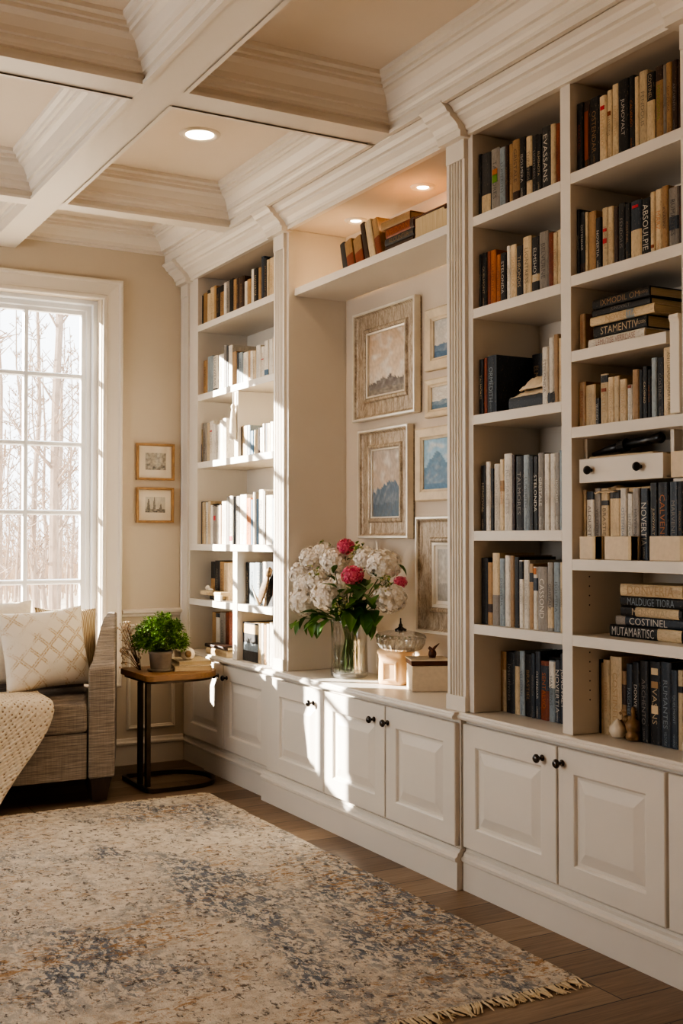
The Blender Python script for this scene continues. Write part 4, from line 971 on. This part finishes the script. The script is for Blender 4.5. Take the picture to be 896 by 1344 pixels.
# shell and gilt ornament on the worktop
p = onz(842, 972, CT)
t = thing('shell_ornament', (p.x, p.y+.03, CT), 'gilt and shell ornament on the worktop before the leaning dark books', 'ornament')
rg = random.Random(3); m = mb()
for k in range(34):
    a = rg.uniform(0, 6.28); rr_ = rg.uniform(0, .026); hh = rg.uniform(.01, .085)
    r = rg.uniform(.007, .013); m.lathe([(r*.1,-r),(r*.75,-r*.6),(r,0),(r*.75,r*.6),(r*.1,r)], (p.x-.012+rr_*math.cos(a)*.5, p.y+.055+rr_*math.sin(a), CT+hh), 8)
m.build('gilt_cluster', 'gold_ornament', t, smooth=True)
m = mb().lathe([(.002,.0),(.02,.003),(.030,.018),(.028,.034),(.016,.046),(.006,.056),(.001,.060)], (p.x-.035, p.y+.068, CT+.001), 22, cap=False, sx=.8, wob=lambda a, z: 1+.09*math.cos(9*a)); m.build('shell', 'shell_white', t, smooth=True)
m = mb().lathe([(.004,.0),(.022,.003),(.024,.02),(.018,.026),(.022,.034),(.024,.050),(.018,.060),(.008,.066),(.006,.10),(.002,.104)], (p.x-.03, p.y+.005, CT+.001), 18, cap=False, wob=lambda a, z: 1+.07*math.cos(7*a)); m.build('figurine', 'gold_ornament', t, smooth=True)

# folded linen and brown box on middle bay third shelf
t = thing('folded_linen', (2.47, 3.06, 1.733), 'crumpled cream linen folded on the slate blue lying book, third shelf', 'cloth')
mb().grid(lambda u, v: (2.43+.15*u, 3.165-.24*v, 1.735+.022*(1-abs(2*u-1)**4)*(1-abs(2*v-1)**6)+.006*nz(u*1.5, v*3, 5, 8)), 20, 28).build('lower_fold', 'crumpled_paper', t, solid=.004, smooth=True)
mb().grid(lambda u, v: (2.435+.12*u, 3.125-.17*v, 1.757+(.045*min(1, v*5)*(1-.25*v))*(1-abs(2*u-1)**4)*(1 if v < .95 else .4)+.008*nz(u*2, v*3, 5, 4)), 20, 28).build('upper_fold', 'crumpled_paper', t, solid=.004, smooth=True)

# left bookcase ornaments
p = Vector((2.432, 5.86, .9670))
t = thing('shell', tuple(p), 'white shell lying on the wide cream book in the left bookcase', 'shell')
m = mb().lathe([(.001,-.0),(.010,.004),(.016,.012),(.012,.022),(.004,.030)], p, 12, cap=False, sx=1.0, sy=2.0, wob=lambda a, z: 1+.1*math.cos(8*a)); m.tube([(p.x,p.y-.02,p.z+.008),(p.x,p.y-.055,p.z+.006),(p.x,p.y-.07,p.z+.004)], [.010,.007,.002], 8)
m.build('shell_body', 'shell_white', t, smooth=True)
t = thing('tea_light_box', (2.42, 5.66, .919), 'small white box in front of the lying books, left bookcase', 'box')
mb().box(2.392, 2.4055, 5.60, 5.68, .9195, .953).build('box_body', 'white_plastic', t, bevel=.003)
t = thing('carved_leaf', (2.415, 5.10, .919), 'carved wooden leaf shaped bird leaning on the books in the left bookcase', 'ornament')
m = mb()
def leafpt(u, v):
    w = .042*math.sin(PI*min(1, u*.96+.04))**.8*(1-.25*u)
    return (2.412-.012*math.sin(PI*u)*(1-(2*v-1)**2)+.012*u, 5.165-.085*u+w*(2*v-1), .925+.165*u-.02*abs(2*v-1)*0)
m.grid(leafpt, 18, 8); m.build('carved_body', 'carved_wood', t, solid=.008, smooth=True)
m = mb().tube([(2.408,5.150,.925),(2.404,5.19,.97),(2.40,5.225,1.02)], [.006,.005,.001], 8); m.build('tail_feather', 'shell_white', t, smooth=True)
m = mb().tube([(2.425,5.08,1.07),(2.42,5.06,1.098),(2.42,5.055,1.112)], [.014,.016,.004], 10); m.tube([(2.41,5.095,.9195),(2.413,5.09,.96)], .004, 6); m.build('head_and_foot', 'carved_wood', t, smooth=True)
t = thing('tassel', (2.392, 5.43, 1.78), 'white rope tassel hanging from the second shelf of the left bookcase', 'tassel')
m = mb().tube([(2.392,5.43,2.009),(2.391,5.432,1.97),(2.391,5.43,1.945)], .004, 8); m.build('cord', 'linen_white', t)
mb().lathe([(.004,1.945),(.010,1.938),(.012,1.928),(.008,1.918),(.011,1.905),(.015,1.86),(.018,1.80),(.017,1.76),(.001,1.76)], (2.390,5.43,0), 14, cap=False, wob=lambda a, z: 1+.08*math.cos(7*a)).build('skirt', 'linen_white', t, smooth=True)
t = thing('desk_clutter_clip', (2.45, 5.80, 1.43), 'black cloth strip lying across the tops of the fourth shelf books, left bookcase', 'cloth')
mb().grid(lambda u, v: (2.425+.04*u, 5.84-.16*v, 1.427+.012*math.sin(PI*u)+.006*nz(u, v, 5, 3)), 6, 20).build('strip', 'black_plastic', t, solid=.006, smooth=True)
t.name = 'cloth_strip'

# ================================================================== SIDE TABLE
TZ = .578
t = thing('side_table', (2.14, 5.64, 0), 'bronze C shaped side table with a wooden top beside the sofa', 'table')
tp = []
def dshape(x0, x1, y0, y1, r, n_=10):
    pts = []
    for cx_, cy_, a0 in ((x1-r, y1-r, 0), (x0+.04, y1-.04, PI/2), (x0+.04, y0+.04, PI), (x1-r, y0+r, 1.5*PI)):
        rr_ = r if cx_ > (x0+x1)/2 else .04
        for k in range(n_+1):
            a = a0+PI/2*k/n_; pts.append((cx_+rr_*math.cos(a), cy_+rr_*math.sin(a)))
    return pts
mb().prism(dshape(1.915, 2.345, 5.385, 5.82, .20), lambda u, v, w: (u, v, w), TZ-.030, TZ).build('table_top', 'table_wood', t, bevel=.003)
mb().prism(dshape(1.93, 2.33, 5.40, 5.805, .19), lambda u, v, w: (u, v, w), TZ-.042, TZ-.0305).build('apron_ring', 'bronze_metal', t)
ring = dshape(1.928, 2.352, 5.40, 5.83, .205)
m = mb(); inner = [( (u-2.14)*.93+2.14, (v_-5.615)*.94+5.615) for u, v_ in ring]; k = len(ring)
m.v = [(u, v_, .001) for u, v_ in ring]+[(u, v_, .022) for u, v_ in ring]+[(u, v_, .022) for u, v_ in inner]+[(u, v_, .001) for u, v_ in inner]
for q in range(4):
    for j in range(k): m.f.append((q*k+j, q*k+(j+1) % k, ((q+1) % 4)*k+(j+1) % k, ((q+1) % 4)*k+j))
m.build('base_ring', 'bronze_metal', t)
for px_, yy in ((1.938, 5.545), (1.950, 5.47)):
    mb().box(px_-.012, px_+.012, yy-.014, yy+.014, .0225, TZ-.0425).build('post', 'bronze_metal', t, bevel=.003)
# plant
t = thing('potted_plant', (2.055, 5.56, TZ), 'bushy green boxwood in a grey clay pot on the side table', 'plant')
PC = (2.058, 5.585)
mb().lathe([(.002,.001),(.046,.001),(.050,.006),(.058,.085),(.062,.088),(.062,.102),(.055,.102),(.052,.088),(.002,.086)], (*PC, TZ), 30, cap=False).build('pot', 'clay_pot', t, smooth=True, bevel=0)
mb().lathe([(.06,.001),(.066,.003),(.066,.012),(.052,.0125)], (*PC, TZ), 30, cap=False).build('saucer', 'clay_pot', t)
rg = random.Random(9); m = mb(); st = mb()
for k in range(300):
    a = rg.uniform(0, 6.283); ph = math.acos(rg.uniform(-.35, 1)); rr_ = rg.uniform(.55, 1.0)
    c = Vector((PC[0]+.142*rr_*math.sin(ph)*math.cos(a), PC[1]+.142*rr_*math.sin(ph)*math.sin(a), TZ+.172+.112*rr_*math.cos(ph)-.03*math.sin(ph)**4))
    if k % 3 == 0: st.tube([(PC[0]+rg.uniform(-.02,.02), PC[1]+rg.uniform(-.02,.02), TZ+.087), tuple(c)], .0012, 4)
    for q in range(17):
        d = Vector((rg.uniform(-1,1), rg.uniform(-1,1), rg.uniform(-.6,1)))
        leaf(m, c+d*rg.uniform(.002,.017), d, rg.uniform(.011,.017), rg.uniform(.008,.012), droop=.2)
m.build('foliage', 'box_leaf', t); st.build('stems', 'stem_green', t)
t = thing('dried_flower_bunch', (1.965, 5.62, TZ), 'bunch of dried pale flowers standing left of the boxwood', 'dried flowers')
m = mb(); f_ = mb()
for k in range(26):
    tip = Vector((1.925+rg.uniform(-.055,.05), 5.66+rg.uniform(-.03,.03), TZ+rg.uniform(.03,.24)))
    m.tube([(1.972+rg.uniform(-.008,.008), 5.655+rg.uniform(-.008,.008), TZ+.002), tuple(Vector((1.965, 5.655, TZ+.03)).lerp(tip, .5)), tuple(tip)], .0011, 4)
    for q in range(6):
        c = tip+Vector((rg.uniform(-.014,.014), rg.uniform(-.014,.014), rg.uniform(-.03,.012))); r = rg.uniform(.003,.0065)
        f_.lathe([(r*.1,-r),(r,-r*.1),(r*.6,r*.7),(r*.1,r)], c, 5)
m.build('stems', 'twig_brown', t); f_.build('blossoms', 'dried_flower', t)
# books and shell on the table
def tbook(cx_, cy_, z, w, d, h, yaw, label):
    t_ = thing('book', (cx_, cy_, z), label, 'book', 'books on the side table', rot=(0, 0, yaw))
    b_ = mb().box(-w/2, w/2, -d/2, d/2, .0005, .004); b_.box(-w/2, w/2, -d/2, d/2, h-.004, h); b_.box(w/2-.004, w/2, -d/2, d/2, .004, h-.004)
    b_.build('cover', 'book_cover', t_, local=True, colour=CC['c'], bevel=.001)
    mb().box(-w/2+.004, w/2-.0045, -d/2+.004, d/2-.004, .0042, h-.0042).build('page_block', 'page_edges', t_, local=True)
tbook(2.225, 5.60, TZ, .19, .24, .026, -.25, 'pale closed book lying lowest on the side table right of the plant')
tbook(2.232, 5.62, TZ+.0265, .17, .22, .022, -.12, 'cream closed book lying topmost on the side table')
p = (2.205, 5.585, TZ+.049)
t = thing('shell_candle', p, 'ribbed white shell ornament sitting on the side table books', 'ornament')
m = mb().lathe([(.002,.001),(.022,.002),(.034,.014),(.037,.030),(.032,.048),(.018,.060),(.006,.064),(.002,.062)], p, 40, cap=False, wob=lambda a, z: 1+.10*abs(math.cos(4.5*a))-.05); m.build('ribbed_body', 'shell_white', t, smooth=True)
m = mb().lathe([(.001,0),(.016,.001),(.018,.004),(.001,.006)], (0,0,0), 16, cap=False); m.xform(Matrix.Translation((p[0]-.012, p[1]-.034, p[2]+.032)) @ Matrix.Rotation(1.45, 4, 'X')); m.build('shell_mouth', 'gold_ornament', t, smooth=True)
# ================================================================== SOFA
t = thing('sofa', (.70, 5.7, 0), 'brown grey woven sofa with sloping arms under the window', 'sofa')
SX0, SX1, SY0, SY1 = -.36, 1.735, 5.33, 6.06        # front width between outer arm faces
def splay(x, y, side):  return x + side*.34*(y-SY0)
def arm(side):
    xo = SX1 if side > 0 else SX0; th = .128
    prof = [(SY0+.004,.115),(SY0,.13),(SY0,.36),(SY0-.004,.615),(SY0+.004,.640),(SY0+.03,.650),(SY0+.12,.662),(SY0+.24,.715),(SY0+.40,.790),(SY0+.55,.838),(SY0+.66,.852),(SY1,.855),(SY1,.115)]
    m = mb(); i = 0; k = len(prof)
    m.v = [(splay(xo, y, side), y, z) for y, z in prof]+[(splay(xo-side*(th-.075*(y-SY0)/.73), y, side), y, z) for y, z in prof]
    m.f = [(j, (j+1) % k, k+(j+1) % k, k+j) for j in range(k)]+[tuple(range(k)), tuple(range(k, 2*k))[::-1]]
    return m
for s_ in (1, -1): arm(s_).build('arm', 'sofa_fabric', t, bevel=.012, seg=3)
m = mb(); XI0, XI1 = SX0+.13, SX1-.13
m.v = [(XI0,SY0+.012,.118),(XI1,SY0+.012,.118),(XI1+.25,SY1,.118),(XI0-.25,SY1,.118),(XI0,SY0+.012,.335),(XI1,SY0+.012,.335),(XI1+.25,SY1,.335),(XI0-.25,SY1,.335)]
m.f = [(0,3,2,1),(4,5,6,7),(0,1,5,4),(1,2,6,5),(2,3,7,6),(3,0,4,7)]
m.build('base', 'sofa_fabric', t, bevel=.006)
m = mb(); m.v = [(XI0-.14,SY1-.20,.336),(XI1+.14,SY1-.20,.336),(XI1+.19,SY1-.002,.336),(XI0-.19,SY1-.002,.336),(XI0-.15,SY1-.16,.845),(XI1+.15,SY1-.16,.845),(XI1+.19,SY1-.002,.845),(XI0-.19,SY1-.002,.845)]
m.f = [(0,3,2,1),(4,5,6,7),(0,1,5,4),(1,2,6,5),(2,3,7,6),(3,0,4,7)]
m.build('backrest', 'sofa_fabric', t, bevel=.03, seg=4)
XM = (XI0+XI1)/2
for a, c in ((XI0+.003, XM-.002), (XM+.002, XI1-.003)):
    m = mb(); fl_ = .16
    aa = a-(fl_ if a < XM-.1 else 0); cc = c+(fl_ if c > XM+.1 else 0)
    m.v = [(a,SY0-.002,.337),(c,SY0-.002,.337),(cc,SY1-.21,.337),(aa,SY1-.21,.337),(a,SY0-.002,.478),(c,SY0-.002,.478),(cc,SY1-.21,.492),(aa,SY1-.21,.492)]
    m.f = [(0,3,2,1),(4,5,6,7),(0,1,5,4),(1,2,6,5),(2,3,7,6),(3,0,4,7)]
    m.build('seat_cushion', 'sofa_fabric', t, bevel=.022, seg=4)
def leg(x, y):
    m = mb(); m.v = [(x-.040,y-.040,.0125),(x+.028,y-.040,.0125),(x+.028,y+.03,.0125),(x-.040,y+.03,.0125),(x-.052,y-.045,.118),(x+.052,y-.045,.118),(x+.052,y+.055,.118),(x-.052,y+.055,.118)]
    m.f = [(0,3,2,1),(4,5,6,7),(0,1,5,4),(1,2,6,5),(2,3,7,6),(3,0,4,7)]
    for k in range(4):
        if y > 5.5: m.v[k] = (*m.v[k][:2], .0005)
    return m
for x, y in ((1.672, 5.376), (-.30, 5.376), (1.80, 5.98), (-.42, 5.98)): leg(x, y).build('leg', 'leg_wood', t, bevel=.003)

def pillow(name, loc, w, h, thk, mat, label, tilt, yaw, group=None, roll=0):
    m = mb(); N = 26
    def side(sg):
        def f(u, v):
            a, c = 2*u-1, 2*v-1
            k = (1-abs(a)**2.6)*(1-abs(c)**2.6)
            pin = 1-.07*(1-abs(a)**2)*abs(c)**3; pin2 = 1-.07*(1-abs(c)**2)*abs(a)**3
            return (a*w/2*pin2, sg*thk/2*max(0, k)**.55 + .004*nz(u, v, 5, sg*3.1), c*h/2*pin)
        return f
    m.grid(side(-1), N, N); m.grid(side(1), N, N)
    t_ = bpy.data.objects.new(name, None)
    o = m.build(name, mat, None, smooth=True)
    bm = bmesh.new(); bm.from_mesh(o.data); bmesh.ops.remove_doubles(bm, verts=bm.verts, dist=.003); bmesh.ops.recalc_face_normals(bm, faces=bm.faces); bm.to_mesh(o.data); bm.free()
    bpy.data.objects.remove(t_)
    o.location = loc; o.rotation_euler = Euler((tilt, roll, yaw), 'XYZ')
    tag(o, label, 'pillow', group); return o
pillow('throw_pillow', (1.478, 5.625, .712), .44, .40, .14, 'embroidered_linen', 'cream embroidered pillow with diamond pattern, front of the sofa corner', -.30, .10, roll=-.06)
pillow('throw_pillow', (1.628, 5.765, .705), .33, .40, .11, 'corded_fabric', 'tan corded pillow tucked between the embroidered pillow and the sofa arm', -.24, .12, roll=.05)
pillow('throw_pillow', (1.24, 5.735, .738), .42, .42, .11, 'linen_white', 'plain white pillow showing above the embroidered pillow at the back', -.20, .0)

# knit throw draped over the seat edge
m = mb(); NU, NV = 40, 70
path = [(5.585,.510),(5.50,.505),(5.40,.501),(5.345,.497),(5.318,.487),(5.306,.462),(5.302,.40),(5.298,.30),(5.290,.18),(5.276,.08),(5.262,.022)]
cum = [0]
for a, c in zip(path, path[1:]): cum.append(cum[-1]+math.dist(a, c))
def onpath(s_):
    s_ *= cum[-1]
    for k in range(len(path)-1):
        if s_ <= cum[k+1] or k == len(path)-2:
            q = (s_-cum[k])/(cum[k+1]-cum[k]); return tuple(path[k][j]+(path[k+1][j]-path[k][j])*q for j in (0, 1))
def thr(u, v):
    y, z = onpath(v)
    w1 = 1.432 - .012*math.sin(v*9) - max(0, v-.40)**1.25*.50
    w0 = w1-.62
    x = w0+(w1-w0)*u
    fold = .012*math.sin(u*16+v*2)*max(0, v-.42) + .006*nz(u*2, v*2, 4, 1)
    return (x, y-abs(fold)-.002, z + (.005*nz(u, v, 7, 2) if v < .35 else 0)+.004)
m.grid(thr, NU, NV)
o = m.build('knit_blanket', 'knit_throw', None, smooth=True, solid=.008)
uv = o.data.uv_layers.new(name='UVMap'); L_ = cum[-1]
for p_ in o.data.polygons:
    for li in p_.loop_indices:
        vi = o.data.loops[li].vertex_index; a, c = divmod(vi, NV+1)
        uv.data[li].uv = (a/NU*.62, c/NV*L_)
tag(o, 'cream knitted throw blanket draped over the sofa seat down to the floor', 'blanket')

# ================================================================== RUG
t = thing('area_rug', (.9, 3.9, 0), 'large distressed cream rug with blue and ochre pattern and fringed end', 'rug')
RX0, RX1, RY0, RY1 = -.9, 2.185, 2.535, 5.245
NX, NY = 60, 60
def top(u, v):
    x = RX0+(RX1-RX0)*u; y = RY0+(RY1-RY0)*v
    if u > .999: x += .006*nz(0, v*30, 1, 3)
    return (x, y, .0105+.0015*nz(u*4, v*4, 3, 1))
m = mb(); m.grid(top, NX, NY)
n0 = len(m.v)
for (i0, i1) in [((a, 0), (a+1, 0)) for a in range(NX)]+[((NX, b_), (NX, b_+1)) for b_ in range(NY)]+[((a, NY), (a+1, NY)) for a in range(NX)]+[((0, b_), (0, b_+1)) for b_ in range(NY)]:
    A = m.v[i0[0]*(NY+1)+i0[1]]; B = m.v[i1[0]*(NY+1)+i1[1]]
    m.quad(A, B, (B[0], B[1], .0006), (A[0], A[1], .0006))
m.build('pile', 'rug_pile', t)
m = mb(); rg = random.Random(2)
for ysign, ye in ((-1, RY0), (1, RY1)):
    x = RX0+.01
    while x < RX1-.004:
        ln = rg.uniform(.022, .055); dx_ = rg.uniform(-.028, .028)
        for q in range(3):
            m.tube([(x+rg.uniform(-.002,.002), ye-ysign*.006, .009), (x+dx_*.4+rg.uniform(-.004,.004), ye+ysign*ln*.5, .0075), (x+dx_+rg.uniform(-.008,.008), ye+ysign*ln, .003)], [.0024,.0022,.0012], 4)
        x += rg.uniform(.006, .011)
    if ysign > 0: break
o = m.build('fringe', 'rug_fringe', t); o['kind'] = 'stuff'

# ================================================================== OUTDOORS
o = mb().box(-40, 40, 6.6, 90, -.75, -.7).build('ground', 'forest_floor'); struct(o)
rg = random.Random(21)
def tree(x, y, H, R, label):
    m = mb(); base = Vector((x, y, -.7)); pts = []; rad = []
    sway = Vector((rg.uniform(-.03,.03), rg.uniform(-.03,.03), 0))
    for k in range(9):
        h = H*k/8; pts.append(tuple(base+Vector((0,0,h))+sway*h+Vector((rg.uniform(-.05,.05), rg.uniform(-.05,.05), 0)))); rad.append(max(.006, R*(1-.9*k/8)))
    t_ = thing('bare_tree', tuple(base), label, 'tree', 'bare trees beyond the window')
    m.tube(pts, rad, 7); m.build('trunk', 'tree_bark', t_)
    m = mb()
    for k in range(46):
        f = rg.uniform(.18, .97); j = min(7, int(f*8)); q = Vector(pts[j]).lerp(Vector(pts[j+1]), f*8-j)
        a = rg.uniform(0, 6.28); L_ = H*rg.uniform(.04, .09)*(1.15-f); d = Vector((math.cos(a), math.sin(a), rg.uniform(.5, 1.4))).normalized()
        e1 = q+d*L_*.5+Vector((0,0,L_*.05)); e2 = q+d*L_+Vector((rg.uniform(-.1,.1), rg.uniform(-.1,.1), L_*.25))
        r0 = max(.006, R*.3*(1.1-f)); m.tube([tuple(q), tuple(e1), tuple(e2)], [r0, r0*.6, .004], 5)
        for z_ in range(7):
            s0 = q.lerp(e2, rg.uniform(.3, .95)); s1 = s0+Vector((rg.uniform(-1,1), rg.uniform(-1,1), rg.uniform(.2,1.2)))*L_*.35
            m.tube([tuple(s0), tuple(s1)], [.006, .003], 4)
    m.build('branches', 'tree_bark', t_)
k = 0
for i in range(22):
    y = 9.5+1.15*i; x = y*(.20+.11*((i*0.618) % 1.0))
    tree(x, y, rg.uniform(5, 9.5), rg.uniform(.03, .06), 'bare pale tree standing in the wood beyond the window')
m = mb()
for i in range(1500):
    y = rg.uniform(36, 60); x = y*rg.uniform(.13, .36); h = rg.uniform(.8, 3.2)
    m.tube([(x, y, -.7), (x+rg.uniform(-.15,.15), y+rg.uniform(-.1,.1), -.7+h*.55), (x+rg.uniform(-.4,.4), y+rg.uniform(-.3,.3), -.7+h)], [.018, .012, .006], 3)
o = m.build('undergrowth', 'brush_twigs'); o['kind'] = 'stuff'; tag(o, 'dense pale brown twiggy undergrowth far beyond the window', 'undergrowth')

# ================================================================== LIGHT
w = bpy.data.worlds.new('world'); SC.world = w; w.use_nodes = True
wn = w.node_tree.nodes; wl = w.node_tree.links; bg = wn['Background']
tc = wn.new('ShaderNodeTexCoord'); sp = wn.new('ShaderNodeSeparateXYZ'); wl.new(tc.outputs['Generated'], sp.inputs[0])
rp = wn.new('ShaderNodeValToRGB'); wl.new(sp.outputs[2], rp.inputs[0])
rp.color_ramp.elements[0].position = .0; rp.color_ramp.elements[0].color = (.92, .93, .95, 1)
rp.color_ramp.elements[1].position = .5; rp.color_ramp.elements[1].color = (.86, .93, 1.0, 1)
wl.new(rp.outputs[0], bg.inputs['Color']); bg.inputs['Strength'].default_value = WORLD
sun = bpy.data.lights.new('sun', 'SUN'); sun.energy = SUN; sun.angle = math.radians(.6); sun.color = (1, .93, .84)
so = bpy.data.objects.new('sun', sun); COL.objects.link(so)
so.rotation_euler = Vector((1.1, -1.0, -.43)).to_track_quat('-Z', 'Y').to_euler()
def area(name, loc, aim, sx, sy, e, col):
    l = bpy.data.lights.new(name, 'AREA'); l.shape = 'RECTANGLE'; l.size = sx; l.size_y = sy; l.energy = e; l.color = col
    o_ = bpy.data.objects.new(name, l); COL.objects.link(o_); o_.location = loc
    o_.rotation_euler = (Vector(aim)-Vector(loc)).to_track_quat('-Z', 'Y').to_euler(); return o_
area('left_window_light', (XL-.15, 4.3, 1.55), (3, 3.6, 1.4), 1.9, 1.5, LEFTW, (.90, .95, 1.0))

vs = SC.view_settings; vs.view_transform = VT; vs.look = LOOK; vs.exposure = EXPO
SC.cycles.max_bounces = 8; SC.cycles.diffuse_bounces = 5; SC.cycles.transparent_max_bounces = 24; SC.cycles.sample_clamp_indirect = 6
SC.cycles.use_denoising = True
for o_ in bpy.data.objects:
    if '_loc' in o_: del o_['_loc']
